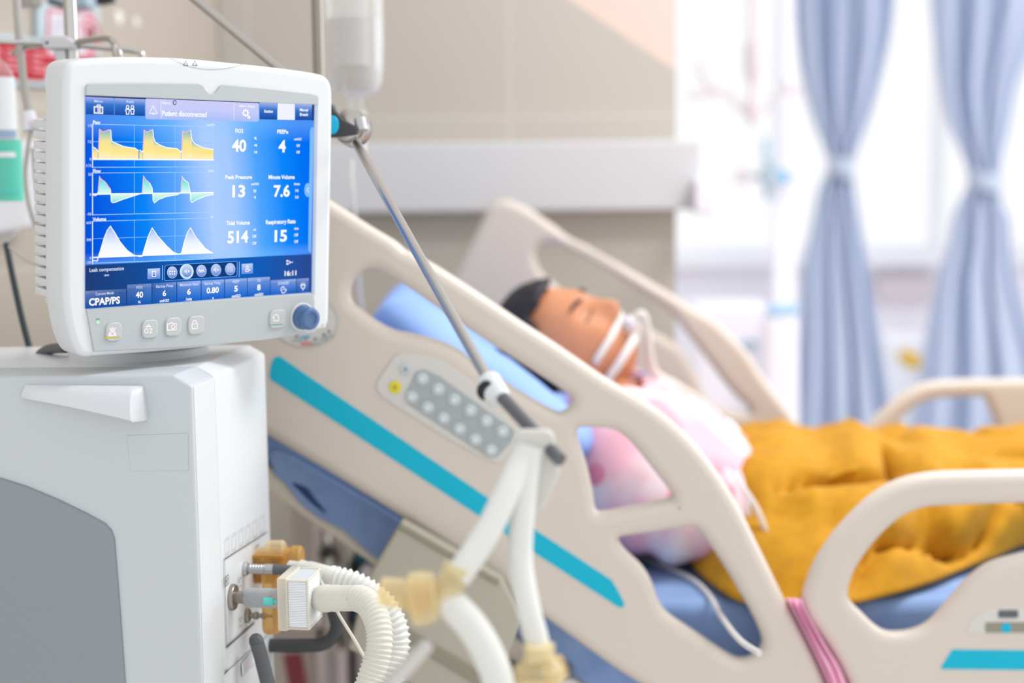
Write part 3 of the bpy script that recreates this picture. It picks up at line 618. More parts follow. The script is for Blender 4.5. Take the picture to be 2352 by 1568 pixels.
graph('waveform_graph', 'Volume', (211, 242, 502.5, 8), 'ml', (482, 488, 497, 5), (508, 500), (591, 580), (604, 594), [(548, 539)], [('600', 197, 208, 511, 6), ('300', 197, 208, 550, 6), ('0', 204, 208, 592, 6), ('-100', 196, 208, 602, 6)], c3, [(2, 12, 'px_whitefill'), (12, 20, 'px_whitefill'), (20, 26, 'px_whitefill')], [], (507, 606))
# numeric read-outs
RO = [(('FiO2', 539, 557, 300, 9), ('40', 531, 564, 333.5, 27), (('%', 582, 588, 317, 6), ('46', 582, 589, 333, 6), ('34', 582, 589, 349, 6))),
      (('PEEPe', 635, 660, 302, 9), ('4', 638, 654.5, 335, 27), (('cmH2O', 674, 691, 319, 5.5), ('Off', 679, 687, 334, 6), ('Off', 679, 687, 349, 6))),
      (('Peak Pressure', 516, 577, 406, 9), ('13', 532, 561.5, 438, 27), (('cmH2O', 575, 593, 422, 5.5), ('35', 580, 587, 438, 6), ('9', 582, 586, 453, 6))),
      (('Minute Volume', 615, 675, 406, 9), ('7.6', 627, 664, 437.5, 26), (('l/min', 674, 687, 422, 5.5), ('16', 677, 684, 437, 6), ('2.0', 676, 684, 452, 6))),
      (('Tidal Volume', 518, 572, 511, 9), ('514', 521, 568.5, 543, 27), (('ml', 580, 586, 526.5, 5.5), ('Off', 578, 587, 542, 6.5), ('Off', 578, 587, 558, 6.5))),
      (('Respiratory Rate', 609, 677, 508.5, 9.5), ('15', 629, 657.5, 540.5, 26), (('/min', 674, 684, 524, 6), ('Off', 674, 683, 539, 6.5), ('Off', 674, 683, 554, 6.5)))]
for a, c, sm in RO:
    b = MB(); T(b, *a, 'px_white', .032); T(b, *c, 'px_white', .032)
    for s in sm: T(b, *s, 'px_white', .025)
    sb(b, 'readout')
# side tab
b = MB(); quad(b, [(707, 574), (713, 581), (720, 292), (714, 292), (711, 300)], 'px_tab'); disc(b, 706, 436, 8, 16, 'px_tab', N1); ln(b, [(707.5, 430), (703.5, 436), (707.5, 442)], 1.5, 'px_white', N3); sb(b, 'screen_tab')
# status band
b = MB(); quad(b, [(195, 708.5), (713.5, 670.5), (714.5, 583), (195, 609)], 'screen_band'); T(b, 'Leak compensation', 204, 283, 617.5, 8.5, 'px_soft', .015); T(b, 'on', 238, 248.5, 630.5, 6, 'px_soft', .015)
T(b, '16:11', 652, 679, 626.5, 11, 'px_white', .03); disc(b, 658.5, 599, 2.2, 2.4, 'px_white'); disc(b, 658.5, 605.5, 2.2, 2.4, 'px_white'); ln(b, [(661, 598.5), (666, 602), (671, 601.5)], 1.8, 'px_white', N3); ln(b, [(661, 605.5), (666, 602)], 1.8, 'px_white', N3)
ln(b, [(372, 609), (371.5, 643)], 1.3, 'px_line'); ln(b, [(548.5, 600), (548, 636)], 1.3, 'px_line'); sb(b, 'status_band')
b = MB(); qx = [(379, 644), (540, 634), (543, 631), (543.5, 602), (541, 599.5), (381, 608.5), (377, 612), (376.5, 641)]
quad(b, qx, 'px_navy', N1+.0001); ln(b, qx, 1, 'px_tab', N2, True)
for k, (px, py) in enumerate(((394, 625), (427.5, 623), (461, 621.5), (494.5, 619.5), (527, 617.5))):
    if k == 1: disc(b, px, py, 16, 17.5, 'px_glow', N2)
    disc(b, px, py, 11.5, 13.5, 'px_icon', N2+.0001); ring(b, px, py, 11.5, 13.5, .9, 'px_line')
    if k == 0:
        for i in range(3):
            for j in range(2): disc(b, px-5.5+5.5*i, py-2+6*j, 2, 2, 'px_white', N3, 4)
    elif k == 4:
        for i in range(5):
            for j in range(5 if i != 2 else 6): disc(b, px-5.5+2.7*i, py-5+2.5*j, .9, .9, 'px_white', N3, 4)
    elif k == 2: ln(b, [(px-7, py+1), (px-4, py-3), (px-3, py+3), (px, py-3), (px+1, py+3), (px+4, py-3), (px+6, py+2)], 1.8, 'px_white', N3)
    else: ln(b, [(px-6, py+2), (px-3, py-4), (px-2, py+3)], 1.8, 'px_white', N3); ln(b, [(px, py-6), (px, py+6)], 1, 'px_white', N3); ln(b, [(px+3, py-3), (px+4, py+1), (px+6, py-1)], 1.8, 'px_white', N3)
sb(b, 'mode_icons')
for (x0, y0, x1, y1, ic) in ((338, 617, 366, 640, 0), (554, 606, 579, 628, 1)):
    b = MB(); quad(b, [(x0, y1), (x1, y1-1.5), (x1, y0-1.5), (x0, y0)], 'px_icon', N1+.0001); ln(b, [(x0, y1), (x1, y1-1.5), (x1, y0-1.5), (x0, y0)], .9, 'px_tab', N2, True); cx_, cy_ = (x0+x1)/2, (y0+y1)/2
    if ic == 0: ln(b, [(cx_-4, cy_+6), (cx_+4, cy_+6), (cx_+4, cy_-6), (cx_-4, cy_-6)], 1.6, 'px_white', N3, True); ln(b, [(cx_-2, cy_+3), (cx_+2, cy_+3)], 1.6, 'px_navy', N3)
    else: ring(b, cx_, cy_-4, 2.4, 2.8, 1.6, 'px_white'); ln(b, [(cx_-4, cy_+1), (cx_+4, cy_+1), (cx_+6, cy_+3), (cx_+1, cy_+6), (cx_-4, cy_+6)], 1.6, 'px_white', N3, True)
    sb(b, 'screen_button')
# bottom tiles
yb = lambda x: 708.3-.0733*(x-195)
yt = lambda x: 653.5-.0555*(x-291)
def tile(x0, x1, t0, t1, txts, extra=None):
    b = MB(); quad(b, [(x0, yb(x0)), (x1, yb(x1)), (x1, t1), (x0, t0)], 'px_tile'); ln(b, [(x1+.5, yb(x1)), (x1+.5, t1)], 1, 'px_edge')
    for t in txts: T(b, *t)
    if extra: extra(b)
    sb(b, 'screen_button')
tile(195.5, 289, 668, 663, [('Current Mode', 218, 260, 673, 6.5, 'px_soft', .01), ('CPAP/PS', 202.5, 274, 690.5, 16, 'px_white', .035)])
for x0, x1, tx in ((291, 347, [('FiO2', 312, 326, 659, 6.5, 'px_soft', .01), ('40', 310, 327, 676, 13.5, 'px_white', .03), ('%', 315, 322, 693, 6, 'px_white', .01)]),
                   (349, 404, [('Backup Pinsp', 357, 396, 656, 6.5, 'px_soft', .01), ('6', 372, 380, 672.5, 13, 'px_white', .03), ('cmH2O', 365, 387, 689.5, 6.5, 'px_white', .03)]),
                   (406, 460, [('Minimum Rate', 411.5, 454, 652.5, 6.5, 'px_soft', .01), ('6', 428, 436.5, 669, 13, 'px_white', .03), ('/min', 425, 439, 686, 6.5, 'px_white', .03)]),
                   (462, 514, [('Backup Tinsp', 468.5, 505, 649.5, 6.5, 'px_soft', .01), ('0.80', 473, 501, 665.5, 13, 'px_white', .03), ('s', 486, 489.5, 683, 5, 'px_white', .03)]),
                   (516, 566.5, [('PEEP', 533, 548, 646, 6.5, 'px_soft', .01), ('5', 536.5, 544.5, 662, 13, 'px_white', .03), ('cmH2O', 530.5, 551, 679, 6.5, 'px_white', .03)]),
                   (568, 619, [('PS', 590, 597, 643.5, 6, 'px_soft', .01), ('8', 589, 597, 659, 13, 'px_white', .03), ('cmH2O', 583, 603, 675.5, 6.5, 'px_white', .03)])):
    tile(x0, x1, yt(x0), yt(x1), tx)
def hand(b):
    ln(b, [(645, 669), (643.5, 664), (645, 660), (648, 658), (651, 659), (652, 665), (656, 664), (655, 668), (651, 672), (647, 672)], 1.8, 'px_white', N3, True); ln(b, [(648, 661), (648, 667)], 1.2, 'px_white', N3)
tile(620.5, 679, 643.5, 640, [('STANDBY', 637, 663, 649.5, 6.5, 'px_soft', .015)], hand)
def plug(b):
    ln(b, [(689.5, 654), (699, 653.5), (698, 660), (694.5, 663), (690.5, 660)], 2.2, 'px_white', N3, True); ln(b, [(692, 653), (691.5, 648)], 1.8, 'px_white', N3); ln(b, [(697, 653), (696.5, 648)], 1.8, 'px_white', N3); ln(b, [(694.5, 662), (694, 667)], 2, 'px_white', N3)
tile(680.5, 708.5, 640, 638.2, [], plug)
# hard keys, lamp, knob
emit('key_lit', 'fff6f6', 1.0); emit('led_green', 'bfffd0', 1.0); emit('key_yellow', 'ead64e', .8); emit('key_teal', '58b4c4', .8)
def key(px, py, draw, bar=None):
    c = M(px, py); w, h = (M(px+18.5, py)-M(px-18.5, py)).length, (M(px, py-21.5)-M(px, py+21.5)).length; b = MB()
    b.plate(MON, [rnd([(c.x-w/2, c.y-h/2), (c.x+w/2, c.y-h/2), (c.x+w/2, c.y+h/2), (c.x-w/2, c.y+h/2)], .0075, 8)], .001, .0042, .0015, 'button_grey', 4)
    g = lambda pts, wd=2.4, cl=False: b.stroke(MON, MON.Ls([(px+p[0], py+p[1]-p[0]*.055) for p in pts], .0044), wd*.00051, .0044, 'key_lit', cl)
    draw(g)
    if bar: b.stroke(MON, MON.Ls([(px-16, py+15), (px+16, py+13)], .0044), 2.8*.00051 if 'yell' in bar else 1.6*.00051, .0044, bar)
    b.build('key', house)
def bell(g):
    g([(-8, 8), (-4, -2), (0, -8), (4, -2), (8, 8)], 2.6); g([(-9, 9), (9, 9)], 2.6); g([(-7, -9), (8, 10)], 2); g([(8, -9), (-8, 10)], 2); g([(0, 8), (0, 11)], 3); g([(0, -8), (0, -11)], 2)
def o2(g):
    g([(-5, -4), (0, -9), (5, -4)], 2.6, True); g([(-5+4*math.cos(a), 5+5*math.sin(a)) for a in [k*.7 for k in range(9)]], 2.2, True); g([(2, 2), (5, 0), (8, 2), (3, 10), (9, 10)], 2.2)
def camera_icon(g):
    g([(-10, 8), (10, 8), (10, -6), (4, -6), (1, -8), (-3, -8), (-4, -6), (-10, -6)], 2.4, True); g([(3+4*math.cos(a), 1+4.6*math.sin(a)) for a in [k*.7 for k in range(9)]], 2, True)
def lock(g):
    g([(-6, 9), (6, 9), (6, -2), (-6, -2)], 2.4, True); g([(-4, -2), (-4, -7), (0, -10), (4, -7), (4, -2)], 2.4); g([(0, 2), (0, 6)], 1.6)
def home(g): g([(-5, 5), (6, 5), (6, -4), (1, -10), (-4, -7), (-7, -3), (-5, -3)], 2.2, True)
key(258, 761, bell, 'key_yellow'); key(341, 754.5, o2); key(394.5, 749.5, camera_icon); key(447, 745.5, lock); key(634, 731.5, home, 'key_teal')
b = MB(); c = M(222.5, 739.5); b.lathe(MON.w(c.x, c.y, .002), MON.n, [(.0019, 0), (.0019, .0006), (.001, .001)], 'led_green', 12); b.build('power_lamp', house)
b = MB(); ln(b, [(218, 733), (220, 731), (223, 732.5), (226, 731)], 1.1, 'ink_dark', .0026)
b.build('printed_symbol', house, smooth=0)
for x in (426, 447):
    b = MB(); ln(b, [(x-5, 150), (x-2, 144), (x, 140), (x+2, 144), (x+5, 151)], 1, 'ink_dark', .0005, True); b.build('printed_symbol', house, smooth=0)
b = MB(); arc = [(390, 134), (420, 147), (440, 154), (470, 159), (500, 159), (530, 155), (560, 147)]; b.stroke(MON, cr(MON.Ls(arc), 6), .0007, .0004, 'bezel_grey'); b.build('hood_line', house, smooth=0)
kc = M(691, 727); ko = MON.w(kc.x, kc.y, .0022)
b = MB(); b.lathe(ko, MON.n, [(.0175, -.001), (.0175, .0012), (.0165, .0016), (.0163, .001), (.0135, .001)], 'bright_white_plastic', 40); b.build('knob_ring', house)
b = MB(); b.lathe(ko, MON.n, [(.0150, 0), (.0150, .006), (.0135, .008), (.0128, .009), (.0138, .011), (.0140, .016), (.0132, .0185), (.0115, .0195), (.0085, .0195), (.0078, .0185), (.0075, .0178), (.0, .0172)], 'knob_blue', 40); b.build('control_knob', house, smooth=.9, label='slate blue dial')
# unit base under the housing that carries it
def tmb(path, r, m, n=8, seg=12, **k): b = MB(); b.tube(cr(path, n), r, m, seg, **k); return b
# ================================================================ chrome stand behind the display, with hook arms and a clamp
SD = 1.93
sp0 = at(160, 0, SD)
st = thing('iv_pole', 'chrome pole with a grey hook clamp rising behind the left top of the display', 'IV pole', (sp0.x, sp0.y, .7))
b = MB(); b.tube([(sp0.x, sp0.y, .7), (sp0.x, sp0.y, 2.15)], .0090, 'chrome', 24); b.build('pole', st)
for zc2 in (.75, 1.0):
    b = MB(); e = (VS.w(0, 0, -W)-Vector((sp0.x, sp0.y, VO.z))).dot(d1)
    b.plate(Fr((sp0.x, sp0.y, zc2), d2, d1), [rnd([(-.018, e+.0005), (.018, e+.0005), (.018, .014), (-.018, .014)], .003)], -.02, .02, .003, 'charcoal'); b.build('pole_bracket', st)
b = MB(); CF = Fr(at(125, 110, SD-.012), X, Z); q = CF.Ls([(95, 83), (150, 82), (172, 96), (172, 112), (148, 112), (100, 112)])
b.plate(CF, [rnd([q[5], q[4], q[3], q[2], q[1], q[0]], .004)], -.03, .004, .003, 'dull_clamp' if 'dull_clamp' in MATS else 'rail_grey')
b.plate(CF, [rnd([CF.L(120, 112), CF.L(146, 112), CF.L(146, 150), CF.L(128, 150)][::-1], .003)], -.024, -.002, .003, 'rail_grey'); h = CF.L(110, 99)
b.build('clamp', st); b = MB(); b.lathe(CF.w(h.x, h.y, .0035), CF.n, [(.0022, 0), (.0022, .001)], 'charcoal', 14); b.build('clamp_screw', st)
b = MB(); b.tube(cr([at(98, 100, SD-.012), at(60, 98, SD-.02), at(0, 94, SD-.03), at(-60, 90, SD-.03), at(-75, 84, SD-.03)], 6), .0035, 'chrome', 12); b.build('hook_arm', st)
b = MB(); b.tube(cr([at(180, 104, SD), at(260, 111, SD+.02), at(305, 116, SD+.03), at(322, 120, SD+.03), at(327, 130, SD+.03), at(327, 150, SD+.03)], 6), .0042, 'chrome', 12); b.build('hook_arm', st)
b = MB(); b.tube(cr([at(178, 97, SD-.01), at(215, 90, SD-.03), at(248, 89, SD-.05), at(262, 100, SD-.055), at(274, 122, SD-.06), at(276, 150, SD-.06), at(266, 125, SD-.06), at(262, 104, SD-.06)], 6), .0042, 'steel', 12); b.build('hook_arm', st)
b = MB(); b.tube(cr([at(98, 103, SD-.012), at(60, 108, SD+.02), at(38, 116, SD+.05), at(30, 124, SD+.06)], 6), .0035, 'steel', 12); b.build('hook_arm', st)
# second stand for the bottle
S2 = 2.24; p2 = onY(728, 0, 2.040)
st2 = thing('iv_pole', 'dull metal pole clamped to the bed rail behind the display, beside the clear drip bottle', 'IV pole', (p2.x, p2.y, 1.02))
b = MB(); b.tube([(p2.x, p2.y, 1.02), (p2.x, p2.y, 2.12)], .0080, 'dull_steel', 20); b.build('pole', st2)
b = MB(); bt = at(815, 0, S2-.03); b.tube(cr([(p2.x, p2.y, 2.1), (p2.x+.02, p2.y+.04, 2.115), (bt.x-.01, bt.y-.02, 2.115), (bt.x, bt.y, 2.10), (bt.x, bt.y, 2.085), (bt.x-.012, bt.y, 2.078)], 6), .004, 'chrome', 10); b.build('hook_arm', st2)
for zc2 in (1.05, 1.14):
    b = MB(); b.plate(WF, [rnd([(p2.x-.016, 2.0155), (p2.x+.016, 2.0155), (p2.x+.016, 2.054), (p2.x-.016, 2.054)], .004)], zc2, zc2+.03, .003, 'charcoal'); b.build('rail_clamp', st2)
# drip bottle
D = S2-.03; zz = lambda y: at(815, y, D).z
bc = at(815, 100, D); R0 = 66*D/F
bo = thing('drip_bottle', 'clear drip bottle half full of fluid hanging beside the stand pole, above the arm joint', 'drip bottle', (bc.x, bc.y, zz(365)))
pf = [(.006, zz(262)), (.0105, zz(258)), (.0115, zz(225)), (.016, zz(222)), (.032, zz(212)), (.0405, zz(190)), (R0*.97, zz(150)), (R0, zz(100)), (R0, zz(-60)), (R0*.9, zz(-90)), (.02, zz(-105)), (.012, 2.0), (.004, 2.07)]
b = MB(); b.lathe((bc.x, bc.y, 0), Z, pf, 'clear_plastic', 36, sq=1.0); b.tube(circ3 if False else [(bc.x, bc.y+.008*math.cos(a), 2.078+.008*math.sin(a)) for a in [k*math.pi/6 for k in range(13)]], .0015, 'clear_plastic', 8); b.build('bottle', bo, smooth=1.)
b = MB(); b.lathe((bc.x, bc.y, 0), Z, [(.03, zz(211)), (.038, zz(189)), (R0*.93, zz(152)), (R0*.955, zz(100)), (R0*.955, zz(46)), (.01, zz(45.8))], 'saline', 32); b.build('fluid', bo, smooth=1.)
b = MB(); rows = []
for v in (zz(-40), zz(60), zz(154)): rows.append([Vector((bc.x+(R0+.0012)*math.sin(a), bc.y-(R0+.0012)*math.cos(a), v)) for a in [(-.72+1.3*k/14) for k in range(15)]])
b.grid(rows, 'bottle_label'); b.build('label', bo)
b = MB(); b.lathe((bc.x+.004, bc.y, 0), Z, [(.011, zz(262)), (.012, zz(255)), (.009, zz(270)), (.009, zz(280)), (.0105, zz(282)), (.0105, zz(345)), (.008, zz(360)), (.003, zz(368))], 'clear_tube', 20); b.build('drip_chamber', bo)
b = tmb([at(807, 366, D), at(809, 430, D), at(815, 490, D+.02), at(822, 600, D+.05), at(826, 660, D+.08), at(833, 715, D+.1), at(850, 790, D+.12)], .0028, 'clear_tube', 8, 8); b.build('drip_line', bo)
# left bag
D = 2.02; lc = at(-8, 340, D); s = D/F
bg = thing('saline_bag', 'clear saline bag with a teal label hanging at the far left edge', 'saline bag', (lc.x, lc.y, at(0, 575, D).z))
zl = lambda y: at(0, y, D).z
rows = []
for y, hw, hd in ((130, 10, 4), (150, 34, 8), (170, 46, 16), (220, 55, 26), (300, 58, 34), (400, 59, 38), (480, 59, 36), (515, 52, 28), (540, 36, 16), (556, 16, 9), (562, 8, 6)):
    rows.append([Vector((lc.x+hw*s*math.cos(a)*(1 if abs(math.cos(a)) > .0 else 1), lc.y-hd*s*math.sin(a), zl(y))) for a in [2*math.pi*k/28 for k in range(28)]])
b = MB(); b.grid(rows, 'clear_plastic', True); b.add(rows[0], [list(range(28))], 'clear_plastic'); b.add(rows[-1], [list(range(28))], 'clear_plastic')
b.tube([at(-8, 132, D), at(-8, 92, D)], .003, 'clear_plastic', 8); b.build('bag', bg, smooth=1.)
def wrap(y0, y1, hw, hd, m, a0=.15, a1=2.6, e=1.012, nm='label'):
    b = MB(); rr = []
    for k in range(6):
        y = y0+(y1-y0)*k/5; rr.append([Vector((lc.x+hw*e*s*math.cos(a), lc.y-hd*e*s*math.sin(a)-.0005, zl(y))) for a in [a0+(a1-a0)*j/14 for j in range(15)]])
    b.grid(rr, m); return b.build(nm, bg)
wrap(322, 462, 60, 38, 'bag_teal'); wrap(180, 320, 57, 36, 'bag_label', .35); wrap(300, 318, 59.5, 37.5, 'bag_ink', .5, 2.4, 1.03, 'writing'); wrap(430, 445, 60, 38.5, 'mint', .5, 2.4, 1.03, 'writing'); wrap(350, 362, 60, 38.5, 'bag_label', .6, 2.2, 1.03, 'writing')
b = tmb([at(14, 560, D-.02), at(30, 640, D-.05), at(50, 730, D-.09), at(72, 815, D-.12), at(84, 860, D-.13), at(95, 930, D-.14)], .0042, 'cable_dark', 8, 10); tag(b.build('power_cable'), 'dark blue-green cable running down the wall from the saline bag, left of the ventilator', 'cable')
D = 1.95
b = tmb([at(36, -40, D), at(42, 60, D), at(48, 130, D), at(56, 200, D), at(66, 258, D)], .0055, 'cable_grey', 8, 12); cb = b
cb.tube([at(66, 256, D), at(72, 300, D)], [.0085, .012], 'lavender_white', 14); cb.tube(cr([at(70, 280, D), at(84, 285, D-.02), at(94, 284, D-.03)], 4), .006, 'lavender_white', 12)
cb.tube(cr([at(72, 300, D), at(64, 340, D), at(58, 400, D), at(66, 470, D), at(84, 520, D), at(88, 470, D), at(80, 400, D), at(76, 340, D)], 6), .003, 'cable_grey', 8)
cb.tube(cr([at(20, 566, D), at(50, 590, D), at(90, 610, D), at(120, 612, D+.02)], 6), .0018, 'cable_grey', 8)
tag(cb.build('air_tube'), 'grey tube with a white connector dropping past the red sign on the left', 'tube')
b = MB()
for k in range(4): b.tube([at(46+k*13+9*math.cos(a), -8+26*math.sin(a)-6, 2.15-.006*k) for a in [j*math.pi/8 for j in range(17)]], .0055, 'cable_grey', 10)
tag(b.build('coiled_hose'), 'grey coiled hose at the top left corner above the red sign', 'hose')
b = MB(); CF = Fr(at(125, 0, 2.3), X, Z); b.plate(CF, [rnd(CF.Ls([(108, 8), (145, 20), (200, 14), (204, -60), (106, -60)]), .006)], -.05, 0, .005, 'flow_grey'); b.plate(CF, [rnd(CF.Ls([(104, 2), (114, 10), (150, 20), (150, 10), (118, -2)]), .002)], -.04, .003, .002, 'charcoal'); tag(b.build('wall_monitor'), 'slate grey device hanging at the top edge, left of the chrome pole', 'device')
b = MB(); b.tube(cr([at(218, -6, 2.4), at(232, 1, 2.4), at(262, -6, 2.4)], 4), .009, 'charcoal', 12); b.tube([at(232, 0, 2.4), LW.hit(235, -20, -.0)], .006, 'charcoal', 10); tag(b.build('wall_hook'), 'dark hook on the wall at the top edge right of the white sign', 'hook')

# ================================================================ jointed support arm
DU = 1.80
a0 = at(160, -239, SD); j1 = at(800, 288, DU); j2 = at(1128, 884, 1.36)
arm = thing('support_arm', 'jointed metal support arm with a teal-buttoned clamp, crossing in front of the bed', 'support arm', (j1.x, j1.y, j1.z))
b = MB(); b.tube([a0, j1], .0062, 'steel', 18); b.lathe(a0-(j1-a0).normalized()*.0, (j1-a0), [(.014, -.02), (.014, .03)], 'charcoal', 16); b.build('upper_rod', arm)
jd = Vector((-.35, -.9, .25)).normalized()
b = MB(); b.lathe(j1-jd*.018, jd, [(.0215, -.006), (.0235, -.003), (.0235, .010), (.021, .012), (.0195, .012), (.0205, .015), (.0205, .022), (.016, .025)], 'steel', 40); b.build('joint', arm)
JF = Fr(j1+jd*.012, Vector((1, -.35, .0)), Z); bq = JF.L
b = MB(); b.plate(JF, [rnd([JF.L(*p) for p in ((740, 235), (766, 240), (774, 256), (792, 276), (824, 294), (822, 309), (795, 313), (768, 316), (745, 316))][::-1], .003)], -.003, .006, .002, 'charcoal'); b.build('clamp_lever', arm, label='charcoal clamp lever')
b = MB(); c = JF.L(769, 287); b.plate(JF, [circ(c, .0092, 28, .0118)], .004, .0085, .0015, 'teal_button'); b.build('teal_button', arm, label='bright teal push button')
b = MB(); b.tube([at(826, 272, DU-.01), at(832, 300, DU-.012)], .0075, 'satin_steel', 16); b.build('clamp_nut', arm)
l0 = at(815, 322, DU); b = MB(); b.tube([l0, l0.lerp(j2, .5), j2], [.0058, .0058, .0058], 'steel', 18); b.lathe(l0, (j2-l0), [(.0068, -.004), (.0068, .006)], 'chrome', 18); b.build('lower_rod', arm)
b = MB(); b.lathe(j2-(j2-l0).normalized()*.01, j2-l0, [(.009, 0), (.012, .004), (.012, .03), (.008, .036)], 'bright_white_plastic', 24); b.build('elbow', arm)
b = MB(); b.lathe(at(1128, 892, 1.36), at(1105, 905, 1.33)-at(1128, 892, 1.36), [(.010, 0), (.010, .010), (.0095, .016), (.006, .018)], 'black', 24); b.build('elbow_knob', arm, label='black screw knob')
r3 = at(1170, 930, 1.33); r4 = at(1287, 1056, 1.26); b = MB(); b.tube([j2.lerp(r3, .3), r3, r4], [.0062, .0062, .0062], 'dark_grey', 16); b.build('end_rod', arm)
b = MB(); b.plate(Fr(at(1240, 1010, 1.275), X, Z), [rnd([(-.02, -.075), (.004, -.062), (.018, -.03), (.012, .01), (-.024, .01)][::-1], .01)], -.006, .006, .004, 'pad_light'); b.build('hose_clip', arm)
# ================================================================ hoses
def corr(path, r, amp, pitch, m, name, lab, cat='hose', n=16):
    P = cr(path, n); S = [0]
    for i in range(1, len(P)): S.append(S[-1]+(P[i]-P[i-1]).length)
    tot = S[-1]; N = int(tot/(pitch/6)); Q = []; j = 0
    for i in range(N+1):
        t = tot*i/N
        while j < len(S)-2 and S[j+1] < t: j += 1
        Q.append(P[j].lerp(P[j+1], (t-S[j])/max(S[j+1]-S[j], 1e-9)))
    R = [r+amp*max(-.4, math.cos(2*math.pi*(tot*i/N)/pitch)) for i in range(N+1)]
    b = MB(); b.tube(Q, R, m, 22); return b
# inspiratory limb: filter + cuff + ribbed hose
fo = at(649, 1372, 1.675); FF = Fr(fo, d2*.998-d1*.05, Z)
filt = thing('breathing_filter', 'square white pleated filter in a clear cream housing on the inspiratory port', 'filter', FF.w(.02, -.03, -.02))
w2, h0, h1 = .046, -.031, .026
b = MB(); b.plate(FF, [rnd([(.0, h0-.003), (.012, h0-.003), (.012, h1+.003), (0, h1+.003)], .002)], -.036, .021, .002, 'filter_edge'); b.build('flange', filt)
b = MB(); b.plate(FF, [rnd([(.010, h0), (.036, h0), (.036, h1), (.010, h1)], .001)], -.034, .017, .001, 'filter_gap')
for k in range(26):
    v = h0+.003+(h1-h0-.006)*k/25
    b.plate(FF, [[(.013, v-.0006), (.034, v-.0006), (.034, v+.0006), (.013, v+.0006)]], .0168, .0177, .0002, 'filter_paper', 0)
    b.plate(Fr(FF.w(.036, v, 0), -FF.n, FF.v), [[(-.014, -.0006), (.031, -.0006), (.031, .0006), (-.014, .0006)]], -.0008, .0008, .0002, 'filter_paper', 0)
b.build('pleated_core', filt)
b = MB()
for (u, n) in ((.0105, .0178), (.0365, .0178), (.0365, -.0345), (.0105, -.0345)): b.tube([FF.w(u, h0-.0005, n), FF.w(u, h1+.0005, n)], .0012, 'filter_edge', 8)
for v in (h0-.0005, h1+.0005):
    q = [FF.w(.0105, v, .0178), FF.w(.0365, v, .0178), FF.w(.0365, v, -.0345), FF.w(.0105, v, -.0345)]
    for k in range(4): b.tube([q[k], q[(k+1) % 4]], .0012, 'filter_edge', 8)
b.build('clear_frame', filt)
b = MB(); nz = FF.w(.036, -.002, -.009); b.lathe(nz, FF.u, [(.012, 0), (.0125, .004), (.0145, .006), (.0155, .012)], 'hose_warm', 28); b.build('outlet', filt)
ca = nz+FF.u*.009
pA = [at(822, 1373, 1.63), at(846, 1386, 1.615), at(866, 1422, 1.60), at(872, 1465, 1.59), at(866, 1510, 1.585), at(850, 1560, 1.58), at(828, 1630, 1.57), at(815, 1720, 1.55)]
cuffdir = (pA[0]-ca)
hA = thing('breathing_hose', 'ribbed white hose from the pleated filter, bending down in front', 'hose', pA[-1], 'breathing hoses')
b = MB(); L = cuffdir.length; b.lathe(ca, cuffdir, [(.0155, 0), (.0162, .004), (.0162, .012), (.0142, .015), (.0142, .020), (.0156, .022), (.0156, .028), (.0150, .029), (.0150, L), (.013, L+.002)], 'hose_warm', 28); b.build('cuff', hA)
b = corr([ca.lerp(pA[0], .95)]+pA, .0146, .0012, .0052, 'hose_warm', '', ''); b.build('ribbed_tube', hA, smooth=1.2)
pB = [at(768, 1330, 1.745), at(810, 1340, 1.74), at(850, 1362, 1.735), at(886, 1395, 1.73), at(908, 1440, 1.725), at(912, 1490, 1.72), at(900, 1545, 1.71), at(884, 1600, 1.70), at(870, 1720, 1.68)]
hB = thing('breathing_hose', 'ribbed clear white hose from the amber valve, curving over behind the other hose', 'hose', pB[-1], 'breathing hoses')
s0 = at(683, 1306, 1.765); dd = pB[0]-s0; L = dd.length
b = MB(); b.lathe(s0, dd, [(.008, -.012), (.0095, 0), (.0125, .004), (.0125, .014), (.0138, .016), (.0142, L-.008), (.0135, L)], 'milky', 28); b.build('cuff', hB)
b = corr([s0.lerp(pB[0], .95)]+pB, .0145, .0022, .0068, 'hose_clear', '', ''); b.build('ribbed_tube', hB, smooth=1.2)
# patient limbs hanging from the arm, near the lens
DT = 1.24
ypc = at(1005, 1372, 1.22)
yp = thing('wye_connector', 'blurred amber wye connector joining the hanging tubes in front of the grey bed box', 'connector', ypc)
b = MB(); e1 = at(880, 1358, 1.235); b.tube([e1, e1.lerp(ypc, .5), at(960, 1372, 1.22)], [.0125, .0135, .0165], 'amber_pale', 24); b.build('branch', yp)
b = MB(); b.lathe(at(955, 1375, 1.22), at(1010, 1368, 1.22)-at(955, 1375, 1.22), [(.017, -.006), (.023, -.003), (.023, .008), (.0215, .010), (.0215, .016), (.018, .018)], 'amber_pale', 28); b.build('collar', yp)
b = MB(); b.tube(cr([at(985, 1375, 1.22), at(1015, 1368, 1.22), at(1040, 1330, 1.22), at(1052, 1300, 1.22)], 5), .0125, 'amber_pale', 20); b.build('branch', yp)
b = tmb([at(1212, 1030, 1.27), at(1195, 1065, 1.265), at(1165, 1130, 1.25), at(1120, 1220, 1.235), at(1075, 1290, 1.225), at(1048, 1328, 1.22)], .0118, 'hose_white', 8, 18); tag(b.build('patient_tube'), 'blurred white tube slanting from the arm clip down to the amber wye', 'tube', 'patient tubes on the support arm')
b = tmb([at(1222, 1030, 1.27), at(1212, 1080, 1.265), at(1200, 1180, 1.255), at(1196, 1290, 1.25), at(1212, 1390, 1.24), at(1232, 1470, 1.235), at(1240, 1520, 1.23)], .0108, 'hose_white', 8, 18); tag(b.build('patient_tube'), 'blurred white tube hanging nearly straight down from the arm clip', 'tube', 'patient tubes on the support arm')
